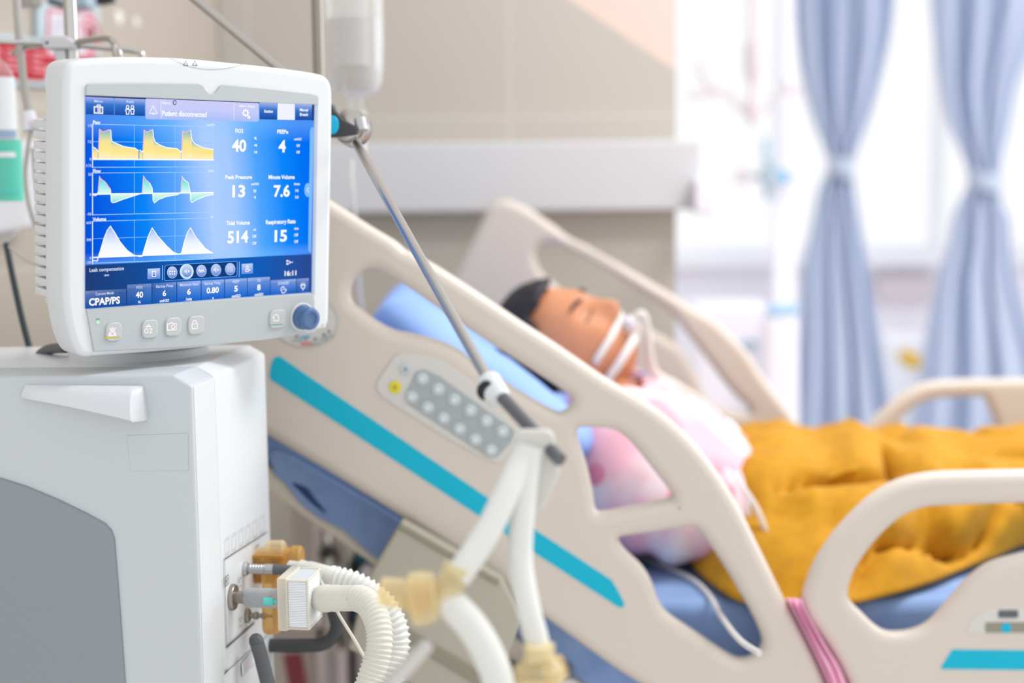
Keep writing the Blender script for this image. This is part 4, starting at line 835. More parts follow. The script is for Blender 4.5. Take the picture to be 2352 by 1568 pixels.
b = tmb([at(1012, 1366, 1.222), at(1045, 1395, 1.22), at(1085, 1440, 1.215), at(1120, 1500, 1.21), at(1145, 1570, 1.205), at(1155, 1680, 1.20)], .0138, 'hose_white', 8, 18); tag(b.build('patient_tube'), 'thick blurred white tube curving from the amber wye down out of view', 'tube', 'patient tubes on the support arm')
wt = thing('water_trap', 'blurred amber water trap on the end of the straight hanging tube', 'water trap', at(1240, 1640, 1.23))
b = MB(); b.lathe(at(1240, 1640, 1.23), Z, [(.016, 0), (.019, .006), (.02, .03), (.0215, .032), (.0215, .042), (.016, .046), (.0135, .05), (.0135, .062)], 'amber_pale', 26); b.build('cup', wt)
b = MB(); b.tube([at(1250, 1545, 1.23), at(1295, 1530, 1.235)], .011, 'amber_pale', 18); b.build('side_branch', wt)
b = MB(); cA, cB = at(980, 1482, 1.16), at(898, 1570, 1.15); b.tube([cA, cB, cB+(cB-cA)], .0066, 'chrome', 18); b.lathe(cA, cA-cB, [(.0066, 0), (.0055, .003), (.0, .005)], 'chrome', 16); tag(b.build('clamp_bar'), 'bright chrome bar slanting at the bottom edge beside the ribbed hose', 'bar')

# ================================================================ the bed
NY, FY = 1.98, 2.95
NR = Fr((0, NY, 0), X, Z); FRR = Fr((0, FY, 0), X, Z)
hx = onY(1500, 1300, 2.45)
bed = thing('hospital_bed', 'beige adjustable hospital bed with raised head end, teal-striped side rails', 'bed', (hx.x, 2.45, 0))
hole = lambda pxs, fr=NR, n=4: cr(fr.Ls(pxs), n, True)
def rail(fr, outer, holes, m='bed_beige', th=.036, bev=.016):
    b = MB(); b.plate(fr, [cr(fr.Ls(outer), 4, True)]+[cr(fr.Ls(h), 4, True) for h in holes], -th, 0, bev, m, 4)
    return b.build('side_rail', bed, smooth=1.0)
n_out = [(566, 345), (590, 352), (680, 412), (765, 466), (850, 520), (905, 553), (930, 574), (948, 582), (1000, 610), (1060, 648), (1130, 694), (1200, 741), (1270, 786), (1330, 827), (1390, 868), (1440, 897), (1490, 927), (1550, 973), (1620, 1047), (1690, 1150), (1750, 1268), (1810, 1390), (1860, 1490), (1900, 1580), (1915, 1640), (1900, 1680), (1840, 1690), (1700, 1672), (1560, 1622), (1430, 1550), (1270, 1436), (1100, 1318), (930, 1198), (780, 1103), (625, 1011), (500, 938), (446, 895), (434, 850), (450, 770), (490, 600), (530, 410), (545, 360)]
n_h1 = [(803, 680), (806, 655), (818, 635), (838, 621), (862, 619), (885, 629), (960, 678), (1083, 763), (1212, 846), (1290, 897), (1312, 915), (1312, 930), (1295, 946), (1278, 946), (1245, 930), (1203, 905), (1103, 842), (1054, 805), (1003, 782), (950, 769), (900, 758), (862, 738), (826, 712), (810, 698)]
n_h2 = [(1328, 992), (1345, 985), (1404, 988), (1440, 1008), (1477, 1050), (1541, 1132), (1543, 1146), (1530, 1151), (1439, 1170), (1385, 1180), (1369, 1172), (1362, 1130), (1350, 1075), (1334, 1025)]
n_h3 = [(1424, 1246), (1432, 1236), (1498, 1227), (1583, 1213), (1603, 1218), (1622, 1240), (1669, 1309), (1728, 1411), (1752, 1466), (1752, 1492), (1736, 1510), (1711, 1519), (1677, 1509), (1600, 1458), (1535, 1413), (1513, 1380), (1496, 1335), (1472, 1300), (1438, 1268)]
nr = rail(NR, n_out, [n_h1, n_h2, n_h3])
def decal(pxs, n, m, name, par, fr=NR, r=.0, curve=0, th=None):
    L = fr.Ls(pxs); lp = cr(L, curve, True) if curve else (rnd(L, r) if r else L); b = MB(); b.plate(fr, [lp], -.002, n, min(.001, n*.6), m); return b.build(name, par)
decal([(619, 862), (622, 840), (628, 824), (636, 818), (646, 820), (700, 858), (1100, 1129), (1210, 1204), (1390, 1322), (1404, 1331), (1416, 1350), (1434, 1385), (1433, 1394), (1421, 1394), (1220, 1264), (1100, 1184), (700, 922), (622, 872)], .0012, 'teal', 'teal_stripe', nr)
pan = [(905, 820), (918, 811), (940, 811), (985, 818), (1030, 838), (1080, 872), (1192, 985), (1200, 1005), (1190, 1022), (1158, 1056), (1140, 1062), (1118, 1055), (1020, 1000), (940, 951), (880, 912), (866, 894), (867, 876)]
pd = decal(pan, .003, 'pad_light', 'control_pad', nr, r=.012)
decal([(955, 852), (975, 846), (1010, 862), (1180, 985), (1186, 1000), (1140, 1050), (1122, 1050), (936, 926), (930, 908)], .0045, 'pad_grey', 'keypad', nr, r=.012)
for row, (x0, y0, x1, y1) in enumerate(((970, 869, 1154, 989), (946, 910, 1128, 1032))):
    for k in range(6):
        p = NR.L(x0+(x1-x0)*k/5, y0+(y1-y0)*k/5); b = MB(); b.lathe(NR.w(p.x, p.y, .004), NR.n, [(.0092, 0), (.0092, .002), (.0075, .0032), (.003, .0038)], 'pad_button', 18)
        b.lathe(NR.w(p.x, p.y, .0075), NR.n, [(.0028, 0), (.0028, .0006)], 'pad_dot', 10); b.build('pad_button', nr)
for (px, py, m) in ((932, 847, 'pad_button'), (908, 888, 'yellow_button')):
    p = NR.L(px, py); b = MB(); b.lathe(NR.w(p.x, p.y, .0028), NR.n, [(.0088, 0), (.0088, .0016), (.007, .0022)], m, 20); b.lathe(NR.w(p.x, p.y, .0048), NR.n, [(.0022, 0), (.0022, .0006)], 'dark_grey', 10); b.build('pad_button', nr, label='yellow round button' if 'yellow' in m else 'pale round button')
# round gauge label
gc = NR.L(700, 738); b = MB(); b.plate(NR, [circ(gc, .0455, 48, .036)], -.002, .0012, .0008, 'pad_light'); b.stroke(NR, circ(gc, .0455, 48, .036), .0012, .0014, 'pad_grey', True)
for (px, py, m) in ((682, 772, 'ink_dark'), (703, 779, 'ink_red'), (724, 778, 'ink_dark'), (744, 769, 'ink_dark'), (756, 761, 'ink_dark')):
    p = NR.L(px, py); b.poly(NR, [p+Vector(q) for q in ((-.0018, -.0018), (.0018, -.0018), (.0018, .0018), (-.0018, .0018))], .0016, m)
    for j in range(3): b.stroke(NR, circ(p+Vector((-.005+.005*j, -.0062)), .002, 10), .0012, .0016, m if m == 'ink_red' else 'pad_grey', True)
b.poly(NR, [NR.L(*p) for p in ((690, 778), (712, 776), (712, 770), (690, 772))][::-1], .0017, 'teal'); b.build('angle_gauge', nr)
# foot section near
f_out = [(1848, 1385), (1856, 1345), (1876, 1296), (1912, 1240), (1960, 1185), (2010, 1140), (2068, 1107), (2130, 1091), (2200, 1086), (2352, 1083), (2600, 1079), (2760, 1078), (2800, 1100), (2810, 1300), (2800, 1660), (2760, 1690), (2300, 1690), (2010, 1690), (1985, 1670), (1965, 1600), (1938, 1540), (1900, 1478), (1862, 1425)]
f_h = [(1952, 1368), (1958, 1338), (1976, 1298), (2020, 1240), (2068, 1196), (2110, 1175), (2160, 1166), (2340, 1159), (2560, 1152), (2700, 1150), (2720, 1170), (2715, 1255), (2650, 1270), (2500, 1264), (2410, 1268), (2345, 1280), (2280, 1300), (2232, 1335), (2180, 1393), (2142, 1434), (2102, 1454), (2050, 1458), (2018, 1444), (1984, 1412), (1960, 1388)]
nf = rail(NR, f_out, [f_h])
decal([(2158, 1536), (2187, 1491), (2700, 1497), (2700, 1542)], .0012, 'teal', 'teal_stripe', nf, r=.003)
decal([(2215, 1452), (2235, 1420), (2265, 1400), (2310, 1392), (2360, 1398), (2420, 1420), (2440, 1456)], .001, 'strip_grey' if 'strip_grey' in MATS else 'pad_light', 'angle_gauge', nf, r=.008)
b = MB(); p = lambda *a: NR.L(*a)
b.plate(NR, [rnd([p(2292, 1418), p(2338, 1418), p(2338, 1400), p(2292, 1400)], .003)], .0005, .002, .0005, 'dark_grey'); b.plate(NR, [rnd([p(2262, 1452), p(2372, 1452), p(2372, 1428), p(2262, 1428)], .004)], .0005, .0016, .0004, 'box_edge')
b.plate(NR, [circ(p(2310, 1441), .0075)], .001, .0026, .0006, 'teal'); b.build('gauge_marks', nf)
# far rails
fr_out = [(1150, 459), (1172, 460), (1212, 478), (1245, 499), (1279, 523), (1300, 540), (1320, 552), (1345, 563), (1372, 579), (1460, 628), (1551, 681), (1600, 712), (1645, 738), (1717, 808), (1754, 866), (1808, 935), (1851, 996), (1900, 1075), (1940, 1150), (1930, 1240), (1800, 1260), (1640, 1190), (1400, 1030), (1200, 900), (1060, 812), (1000, 760), (996, 720), (1025, 670), (1047, 626), (1100, 520), (1125, 472)]
fr_h = [(1230, 590), (1234, 574), (1247, 562), (1266, 560), (1290, 566), (1339, 588), (1405, 626), (1470, 670), (1538, 715), (1580, 768), (1615, 812), (1681, 899), (1722, 940), (1712, 950), (1660, 938), (1625, 915), (1605, 873), (1574, 815), (1545, 786), (1471, 745), (1405, 712), (1355, 681), (1305, 672), (1262, 642), (1240, 618)]
rail(FRR, fr_out, [fr_h], th=.036)
ff_out = [(1960, 1100), (1966, 1040), (1985, 995), (2015, 958), (2062, 915), (2118, 884), (2180, 874), (2352, 871), (2560, 868), (2640, 870), (2660, 900), (2660, 1180), (2620, 1240), (2100, 1240), (1990, 1200)]
ff_h = [(2030, 1075), (2036, 1030), (2052, 995), (2086, 952), (2130, 924), (2180, 915), (2255, 913), (2268, 920), (2280, 948), (2291, 978), (2285, 986), (2250, 990), (2212, 1004), (2180, 1040), (2150, 1090), (2080, 1110), (2045, 1100)]
rail(FRR, ff_out, [ff_h])
# platform and mattress
PY = 2.07; PN = Fr((0, PY, 0), X, Z)
m0, m1 = PN.L(540, 1018), PN.L(1330, 1568); dv = (m1-m0).normalized(); nv = Vector((-dv.y, dv.x))
ymat = (m0.y, )
zt_m = .722; thk = .16
# seat mattress under: bottom z
zbm = zt_m-thk
kx = m0+dv*((zbm-m0.y)/dv.y)       # where the raised back meets the flat part
head_end = kx-dv*.86
tp = lambda q: q+nv*thk
kt = tp(kx); kt2 = kt+dv*((zt_m-kt.y)/dv.y)
foot_x = 2.05
outline = [kx, Vector((foot_x, zbm)), Vector((foot_x, zt_m)), Vector((kt2.x, zt_m)), tp(head_end), head_end]
b = MB(); b.plate(PN, [rnd(outline, .025, 6)], -.80, 0, .02, 'sheet_blue', 4); mt = b.build('mattress', smooth=1.0); tag(mt, 'blue sheeted mattress bent up at the head, between the bed rails', 'mattress')
b = MB(); fl = [(632, 1030), (780, 1108), (935, 1204), (930, 1240), (876, 1280), (842, 1262), (792, 1218), (735, 1188), (690, 1152), (652, 1104), (632, 1086)]
b.plate(PN, [cr(PN.Ls(fl), 3, True), cr(PN.Ls([(672, 1107), (690, 1112), (708, 1120), (722, 1140), (750, 1176), (728, 1163), (700, 1138)]), 3, True)], .001, .007, .003, 'sheet_blue', 2)
b.build('sheet_flap', mt, smooth=1.0)
b = MB(); b.plate(PN, [cr(PN.Ls([(664, 1100), (690, 1104), (716, 1116), (732, 1138), (760, 1186), (724, 1168), (692, 1140)]), 3, True)], -.001, .0008, .0004, 'crease_shade_navy', 1); b.build('crease_shade', mt)  # navy patch behind the slit paints the shade inside the sheet's crease
b = MB(); th = .034
b.plate(PN, [rnd([head_end-dv*.03, head_end-dv*.03-nv*th, kx-nv*th, kx], .008)], -.80, -.004, .008, 'platform_beige')
b.build('back_platform', bed)
b = MB(); b.plate(PN, [rnd([Vector((kx.x-.0, zbm)), Vector((kx.x-.0, zbm-.03)), Vector((foot_x, zbm-.03)), Vector((foot_x, zbm))], .008)], -.80, -.004, .008, 'platform_beige'); b.build('seat_platform', bed)
b = MB(); b.plate(WF, [rnd([(kx.x-.33, 2.16), (foot_x-.1, 2.16), (foot_x-.1, 2.78), (kx.x-.33, 2.78)], .03)], .33, .42, .015, 'platform_beige')
for x in (kx.x-.2, foot_x-.4): b.plate(WF, [rnd([(x-.05, 2.35), (x+.05, 2.35), (x+.05, 2.6), (x-.05, 2.6)], .01)], .4, zbm-.02, .008, 'steel')
b.build('bed_frame', bed)
for x in (kx.x-.2, foot_x-.2):
    for y in (2.22, 2.72):
        b = MB(); b.lathe((x-.02, y, .075), X, [(.065, 0), (.075, .006), (.075, .034), (.065, .04)], 'charcoal', 20); b.lathe((x, y, .07), Z, [(.018, 0), (.018, .27)], 'steel', 12); b.build('caster', bed)
# rail brackets join the rails to the frame
for (x, y0, y1) in ((onY(1240, 1180, NY).x, 2.0, 2.2), (onY(2300, 1568, NY).x, 2.0, 2.12), (onY(1500, 1150, FY).x, 2.86, 2.965), (onY(2300, 1100, FY).x, 2.86, 2.965)):
    b = MB(); zz2 = .45 if x > kx.x else .60; b.plate(Fr((0, 0, 0), X, Y), [[(x-.05, y0), (x+.05, y0), (x+.05, y1), (x-.05, y1)]], zz2, zz2+.03, .004, 'steel'); b.build('rail_bracket', bed)
# olive grey cover box in front of the rail foot
OB = Fr((0, NY-.004, 0), X, Z)
q = OB.Ls([(922, 1199), (1152, 1330), (1200, 1420), (1130, 1600), (1080, 1650), (800, 1490), (838, 1340)], .035)
b = MB(); b.plate(OB, [rnd(q[::-1], .006)], .0, .035, .004, 'box_olive'); b.build('actuator_cover', bed)
b = MB(); q2 = OB.Ls([(922, 1201), (1148, 1331), (1142, 1344), (914, 1213)], .036); b.plate(OB, [q2[::-1]], .03, .039, .002, 'box_edge'); q2 = OB.Ls([(862, 1400), (1120, 1552), (1108, 1580), (850, 1424)], .036); b.plate(OB, [q2[::-1]], .03, .039, .002, 'box_edge'); b.build('cover_edge', bed)
# pillow
pc = onY(1075, 800, 2.45); PF = Fr(pc, Vector((dv.x, 0, dv.y)), Vector((0, 1, 0)))   # lies on the slope
def cushion(fr, hx_, hy_, hz_, m, seed, amp=.012, dip=0.):
    b = MB(); rows = []
    for i in range(25):
        row = []; v = -math.pi/2+math.pi*i/24
        for j in range(48):
            u = 2*math.pi*j/48; e = .45
            sg = lambda t, p: math.copysign(abs(t)**p, t)
            x = hx_*sg(math.cos(v), .7)*sg(math.cos(u), e); y = hy_*sg(math.cos(v), .7)*sg(math.sin(u), e); z = hz_*sg(math.sin(v), .9)
            p = fr.w(x, y, z+dip*min(1, (abs(y)/.2)**2)); nn = noise.noise(p*9+Vector((seed, 0, 0))); row.append(p+fr.n*(nn*amp)+fr.u*(noise.noise(p*7+Vector((0, seed, 5)))*amp))
        rows.append(row)
    b.grid(rows, m, True); return b
sl = lambda px, py, Yv: onY(px, py, Yv)
# top of the back mattress at a distance along the slope
mp = lambda s_, off, y: PN.w((tp(head_end)+dv*s_+nv*off).x, (tp(head_end)+dv*s_+nv*off).y, PY-y)
# slope frame on the raised mattress
SO = Vector((kt2.x, 2.45, zt_m)); SF = Fr(SO, Vector((dv.x, 0, dv.y)), Y)
b = cushion(Fr(SF.w(-.375, 0, .052), SF.u, SF.v), .21, .30, .062, 'pillow_blue', 3.1, .014, .060)
tag(b.build('pillow', smooth=1.2), 'light blue pillow under the patient head on the raised mattress', 'pillow')
# ---------------------------------------------------------------- the patient
PYc = 2.46
H = onY(1306, 792, PYc)
a_ = Vector((-.836, 0, .548)).normalized(); f0 = Vector((.548, 0, .836)).normalized()
tn = math.radians(24); f_ = (f0*math.cos(tn)+Vector((0, -1, 0))*math.sin(tn)).normalized()
HF = Fr(H, a_.cross(f_), a_)
def g(x, c, w): return math.exp(-((x-c)/w)**2)
def headp(x, y, z, off=0.):
    X_, Y_, Z_ = x*.073, y*.120, z*.094
    if y < 0: X_ *= 1-.26*(-y)**1.4
    if y < 0 and z < 0: Z_ *= 1-.35*(-y)
    if z > 0:
        Z_ += .026*g(x, 0, .20)*(g(y, -.22, .16)+.45*g(y, -.02, .18))      # nose
        Z_ += .006*g(y, .28, .14)*g(x, 0, .7)                                 # brow
        Z_ -= .010*(g(x, .40, .2)+g(x, -.40, .2))*g(y, .08, .13)            # eye sockets
        Z_ += .005*(g(x, .40, .13)+g(x, -.40, .13))*g(y, .06, .07)          # lids
        Z_ += .007*g(x, 0, .3)*(g(y, -.50, .05)+g(y, -.60, .05))            # lips
        Z_ += .016*g(y, -.86, .16)*g(x, 0, .4)                               # chin
        Z_ += .004*(g(x, .55, .22)+g(x, -.55, .22))*g(y, -.2, .2)
    X_ += off*x; Y_ += off*y; Z_ += off*z
    return HF.w(X_, Y_, Z_)
bm = bmesh.new(); bmesh.ops.create_icosphere(bm, subdivisions=5, radius=1); SPH = [v.co.copy() for v in bm.verts]; SPF = [[v.index for v in f.verts] for f in bm.faces]; bm.free()
def skinbody(verts, edges, radii, root, sub=2):
    me = bpy.data.meshes.new('s'); me.from_pydata(verts, edges, []); o = bpy.data.objects.new('s', me); COL.objects.link(o)
    md = o.modifiers.new('k', 'SKIN'); md.use_smooth_shade = True
    for i, r in enumerate(radii):
        sv = me.skin_vertices[0].data[i]; sv.radius = r if isinstance(r, tuple) else (r, r); sv.use_root = (i == root)
    o.modifiers.new('s', 'SUBSURF').levels = sub
    m2 = bpy.data.meshes.new_from_object(o.evaluated_get(bpy.context.evaluated_depsgraph_get())); bpy.data.objects.remove(o); bpy.data.meshes.remove(me); return m2
V = []; E_ = []; RR = []
def jt(p, r, par=None):
    V.append(p); RR.append(r)
    if par is not None: E_.append((par, len(V)-1))
    return len(V)-1
pel = jt(onY(1790, 1142, PYc), .10); wa = jt(onY(1655, 1105, PYc), .092, pel); ch = jt(onY(1545, 1052, PYc), .098, wa); uc = jt(onY(1462, 985, PYc), .085, ch)
nk = jt(onY(1405, 918, PYc), .05, uc); nk2 = jt(onY(1352, 862, PYc), .048, nk); jt(onY(1318, 812, PYc), .05, nk2)
hands = []
for sgn in (-1, 1):
    ys = lambda k: PYc+sgn*k
    s1 = jt(onY(1455, 985, PYc)+Vector((0, sgn*.16, -.005)), .055, uc); el = jt(onY(1590, 1122, PYc)+Vector((0, sgn*.205, -.01)), .04, s1)
    wr = jt(onY(1760, 1185, PYc)+Vector((0, sgn*.07+.02, -.02)), .027, el); pm = jt(V[wr]+Vector((.07, -sgn*.015, -.005)), .03, wr)
    hands.append((V[pm], sgn, pm))
    hp = jt(V[pel]+Vector((.05, sgn*.09, -.01)), .085, pel); kn = jt(V[pel]+Vector((.48, sgn*.07+.14, -.03)), .052, hp); an = jt(V[pel]+Vector((.88, sgn*.06+.2, -.03)), .038, kn); jt(V[an]+Vector((.05, sgn*.03, .09)), .034, an)
for p, sgn, pm in hands:
    for k, (dy, ln_) in enumerate(((-.026, .066), (-.009, .076), (.009, .072), (.025, .058))):
        d = Vector((1, dy*3, -.12)).normalized(); k0 = jt(p+Vector((.03, dy, 0)), .0095, pm); k1 = jt(V[k0]+d*ln_*.5, .0088, k0); jt(V[k1]+(d+Vector((0, 0, -.45))).normalized()*ln_*.5, .0078, k1)
    k0 = jt(p+Vector((-.015, -sgn*.034, 0)), .011, pm); jt(V[k0]+Vector((.04, -sgn*.022, -.008)), .009, k0)
per = thing('person', 'patient lying back on the raised bed with a tube taped to the mouth', 'person', V[pel])
m2 = skinbody(V, E_, RR, pel)
b = MB(); b.mesh(m2, Matrix.Identity(4), 'skin'); b.add([headp(*v) for v in SPH], SPF, 'skin')
for sgn in (-1, 1):     # ears
    er = [HF.w(sgn*.072, -.005, -.008)+HF.v*(.03*math.cos(t))+HF.n*(.016*math.sin(t))+HF.u*sgn*(.010+.004*math.sin(t)) for t in [k*math.pi/8 for k in range(17)]]
    b.tube(er, .0055, 'skin', 10); b.lathe(HF.w(sgn*.068, -.008, -.006), HF.u*sgn, [(.018, 0), (.018, .008), (.004, .009)], 'skin', 14)
bd = b.build('body', per, smooth=None)
md = bd.modifiers.new('union', 'REMESH'); md.mode = 'VOXEL'; md.voxel_size = .0042; md.use_smooth_shade = True
bd.modifiers.new('soften', 'SMOOTH').iterations = 3
m3_ = bpy.data.meshes.new_from_object(bd.evaluated_get(bpy.context.evaluated_depsgraph_get())); bd.modifiers.clear(); bd.data = m3_
if not m3_.materials: m3_.materials.append(MATS['skin'])
bm = bmesh.new(); bm.from_mesh(m3_); left = set(bm.verts); comps = []
while left:
    st_ = [left.pop()]; cp = list(st_)
    while st_:
        v = st_.pop()
        for e in v.link_edges:
            o_ = e.other_vert(v)
            if o_ in left: left.discard(o_); st_.append(o_); cp.append(o_)
    comps.append(cp)
comps.sort(key=len); print('BODY', [len(c_) for c_ in comps][-6:])
for c_ in comps[:-1]: bmesh.ops.delete(bm, geom=c_, context='VERTS')
bm.to_mesh(m3_); bm.free(); m3_.shade_smooth()
b = MB(); hs = []; keep = [v.y > .50-.95*min(0, v.z)*0-.0+(.16 if v.z > .35 else 0)-(.75 if v.z < .1 else 0) and v.y > -.18 for v in SPH]
fs = [f for f in SPF if all(keep[i] for i in f)]
ids = sorted({i for f in fs for i in f}); mp2 = {i: k for k, i in enumerate(ids)}
b.add([headp(SPH[i].x, SPH[i].y, SPH[i].z, .012+.004*noise.noise(SPH[i]*6)) for i in ids], [[mp2[i] for i in f] for f in fs], 'hair'); b.build('hair', per, smooth=1.2, solid=.012)
for sgn in (-1, 1):
    b = MB(); b.tube([headp(sgn*x, .24+.05*math.sin((x-.2)*5), math.sqrt(max(.05, 1-x*x-.06)), .002) for x in (.18, .28, .38, .48, .58)], [.002, .0035, .0035, .003, .0015], 'hair', 8); b.build('eyebrow', per)
    b = MB(); b.tube([headp(sgn*x, .045-.03*math.sin((x-.22)*8), math.sqrt(1-x*x), .0015) for x in (.24, .32, .40, .48, .56)], .0012, 'hair', 6); b.build('eyelashes', per)
for (ya, yb2) in ((-.33, -.43), (-.62, -.74)):
    b = MB(); rows = []
    for k in range(29):
        x = -.9+1.8*k/28; rows.append([headp(x, y, math.sqrt(max(.02, 1-x*x-y*y*.6)), .003) for y in (ya, (ya+yb2)/2, yb2)])
    b.grid(rows, 'tape_white'); b.build('tape', per, solid=.0025)
mo = headp(0, -.54, .84)
b = MB(); b.tube(cr([mo-HF.n*.03, mo+HF.n*.018, mo+HF.n*.034+Vector((.014, .008, -.004)), onY(1500, 846, 2.46), onY(1552, 884, 2.54), onY(1600, 915, 2.62), onY(1645, 950, 2.76)], 8), .0075, 'milky', 14); b.lathe(mo+HF.n*.012, HF.n, [(.011, 0), (.011, .012), (.008, .014)], 'lavender_white', 16); tag(b.build('breathing_tube'), 'white breathing tube from the taped mouth of the patient to the far bed side', 'tube')
# gown
b = MB(); sp = cr([onY(1412, 922, PYc), onY(1445, 962, PYc), onY(1500, 1025, PYc), onY(1570, 1072, PYc), onY(1640, 1108, PYc), onY(1690, 1128, PYc), onY(1745, 1150, PYc)], 6)
rk = cr([(.085, .062), (.185, .088), (.215, .108), (.213, .108), (.206, .10), (.20, .085), (.19, .06)], 6)
rows = []
for i, p in enumerate(sp):
    t = (sp[min(i+1, len(sp)-1)]-sp[max(i-1, 0)]).normalized(); nn = t.cross(Y)*-1
    if nn.z < 0: nn = -nn
    row = []
    for j in range(56):
        a = 2*math.pi*j/56; c, s_ = math.cos(a), math.sin(a)
        q = p+Y*(rk[i][0]*math.copysign(abs(c)**.75, c))+nn*(rk[i][1]*math.copysign(abs(s_)**.85, s_))
        q = q+nn*(.010*noise.noise(q*11)+.007*noise.noise(q*26))+Y*.008*noise.noise(q*15+Vector((5, 0, 0))); row.append(q)
    rows.append(row)
b.grid(rows, 'gown_cloth', True)
b.build('gown', per, smooth=1.3, solid=.004)
for sgn in (-1, 1):
    b = MB(); pth = cr([V[uc]+Vector((0, sgn*.10, .0)), onY(1408, 1022, PYc)+Vector((0, sgn*.165, 0)), onY(1462, 1082, PYc)+Vector((0, sgn*.19, .0)), onY(1540, 1116, PYc)+Vector((0, sgn*.205, 0)), onY(1612, 1112, PYc)+Vector((0, sgn*.21, 0)), onY(1664, 1106, PYc)+Vector((0, sgn*.21, 0))], 7)
    r_ = [.094-.036*max(0, (k-14)/21)+.005*math.sin(k*1.3)+(.006*noise.noise(pth[k]*30)) for k in range(len(pth))]; b.tube(pth, r_, 'gown_cloth', 22, caps=False); b.build('sleeve', per, smooth=1.3, solid=.004)
b = tmb([onY(1690, 1098, 2.2), onY(1728, 1150, 2.14), onY(1756, 1210, 2.12), onY(1764, 1260, 2.12), onY(1752, 1295, 2.13), onY(1738, 1290, 2.14)], .0045, 'clear_tube', 8, 10); tag(b.build('infusion_tube'), 'clear looped tube lying over the mustard blanket beside the near rail', 'tube')
ms = lambda px, py: onZ(px, py, zt_m+.006)
b = tmb([ms(1440, 1262), ms(1500, 1290), ms(1580, 1325), ms(1625, 1362), ms(1660, 1420), ms(1700, 1470), ms(1745, 1500)], .0042, 'clear_tube', 8, 10); tag(b.build('infusion_tube'), 'thin clear tube lying across the blue sheet seen through the rail opening', 'tube')
# ---------------------------------------------------------------- mustard blanket
sil = [(1698, 1075), (1708, 1010), (1745, 986), (1800, 992), (1850, 1008), (1900, 1016), (1960, 1001), (2010, 1003), (2060, 1022), (2130, 1013), (2200, 1030), (2280, 1020), (2352, 1008), (2480, 1000), (2700, 1006), (3060, 1020)]
hem = [(1582, 1275), (1590, 1298), (1622, 1330), (1680, 1372), (1750, 1391), (1830, 1397), (1900, 1392), (1960, 1382), (2050, 1364), (2140, 1337), (2200, 1312), (2280, 1280), (2352, 1250), (2480, 1225), (2700, 1220), (3060, 1225)]
Bp = cr([onY(p[0], p[1], 2.50) for p in sil], 9); Ap = cr([onZ(p[0], p[1], zt_m+.012) for p in hem], 9)
b = MB(); rows = []
for i, (A_, B_) in enumerate(zip(Ap, Bp)):
    C_ = Vector((B_.x, 2.83, zt_m+.012)); kk = min(1, .45+i/34); mid = A_.lerp(B_, .5)+Vector((0, -.05, .045))*kk; m3 = B_.lerp(C_, .5)+Vector((0, .03, .05))
    sec = cr([A_, mid, B_, m3, C_], 11)
    row = []
    for j, p in enumerate(sec):
        t = j/(len(sec)-1); w_ = min(1, t*9)*min(1, (1-t)*6+.15)
        q = Vector((p.x*9-p.z*9, p.y*5, p.z*4)); r1 = 1-abs(noise.noise(q))*2.1; r2 = noise.noise(p*17); r3 = 1-abs(noise.noise(Vector((p.x*16+p.y*14, p.z*5, 3))))*2
        fz = p.x*.62-p.z*.95-p.y*.35; wv_ = noise.noise(p*4.2)*1.6; r4 = 1-abs(math.sin(fz*15+wv_)); g1 = (1-abs(math.sin(fz*17+wv_*1.3)))**3; g2 = (1-abs(math.sin((p.x*.9+p.z*1.6+p.y)*13+noise.noise(p*5+Vector((3, 3, 0)))*2)))**4
        mk_ = max(.15, min(1, .55+noise.noise(p*4+Vector((9, 0, 0)))*1.6)); ds = .014*r1+.008*r2-.085*g1*mk_-.030*g2*(1.1-mk_)+.004
        gx = (p.x-(B_.x*0+onZ(2150, 1320, zt_m).x+(.02 if t > .2 else 0)-.25*(t-.1)))
        ds -= .05*math.exp(-(gx/.03)**2)*math.exp(-((t-.14)/.16)**2)
        tl = math.exp(-((t-.5)/.12)**2); nrm = Vector((0, -1, .9)).normalized() if t < .5 else Vector((0, .6, 1)).normalized()
        row.append(p+nrm*ds*w_*(1-.6*tl))
    rows.append(row)
b.grid(rows, 'mustard'); bl = b.build('blanket', smooth=1.4, solid=.006); tag(bl, 'rumpled mustard yellow blanket over the patient legs and hips', 'blanket')
# pink cloth
b = MB(); rows = []
gl = cr([(1800, 1370), (1812, 1392), (1861, 1490), (1901, 1580), (1915, 1650)], 5); gr = cr([(1850, 1370), (1850, 1392), (1903, 1484), (1940, 1546), (1972, 1650)], 5)
gy = lambda L, y: next((a.x+(b_.x-a.x)*(y-a.y)/(b_.y-a.y) for a, b_ in zip(L, L[1:]) if a.y <= y <= b_.y), L[-1].x)
for i in range(15):
    y = 1375+i*18; l_, r_2 = gy(gl, y), gy(gr, y); w2 = r_2-l_
    rows.append([onY(l_-26, y, 2.04), onY(l_-6, y, 2.03)]+[onY(l_+5+(w2-10)*k/8, y, 2.0+(.0 if k in (0, 8) else -.016)-.012*math.sin(k*1.9+i*.15)*(1 if 0 < k < 8 else 0)) for k in range(9)]+[onY(r_2+6, y, 2.03), onY(r_2+26, y, 2.04)])
b.grid(rows, 'pink_cloth'); pk = b.build('cloth', smooth=1.4, solid=.003); tag(pk, 'pink cloth hanging over the mattress edge between the two near side rails', 'cloth')
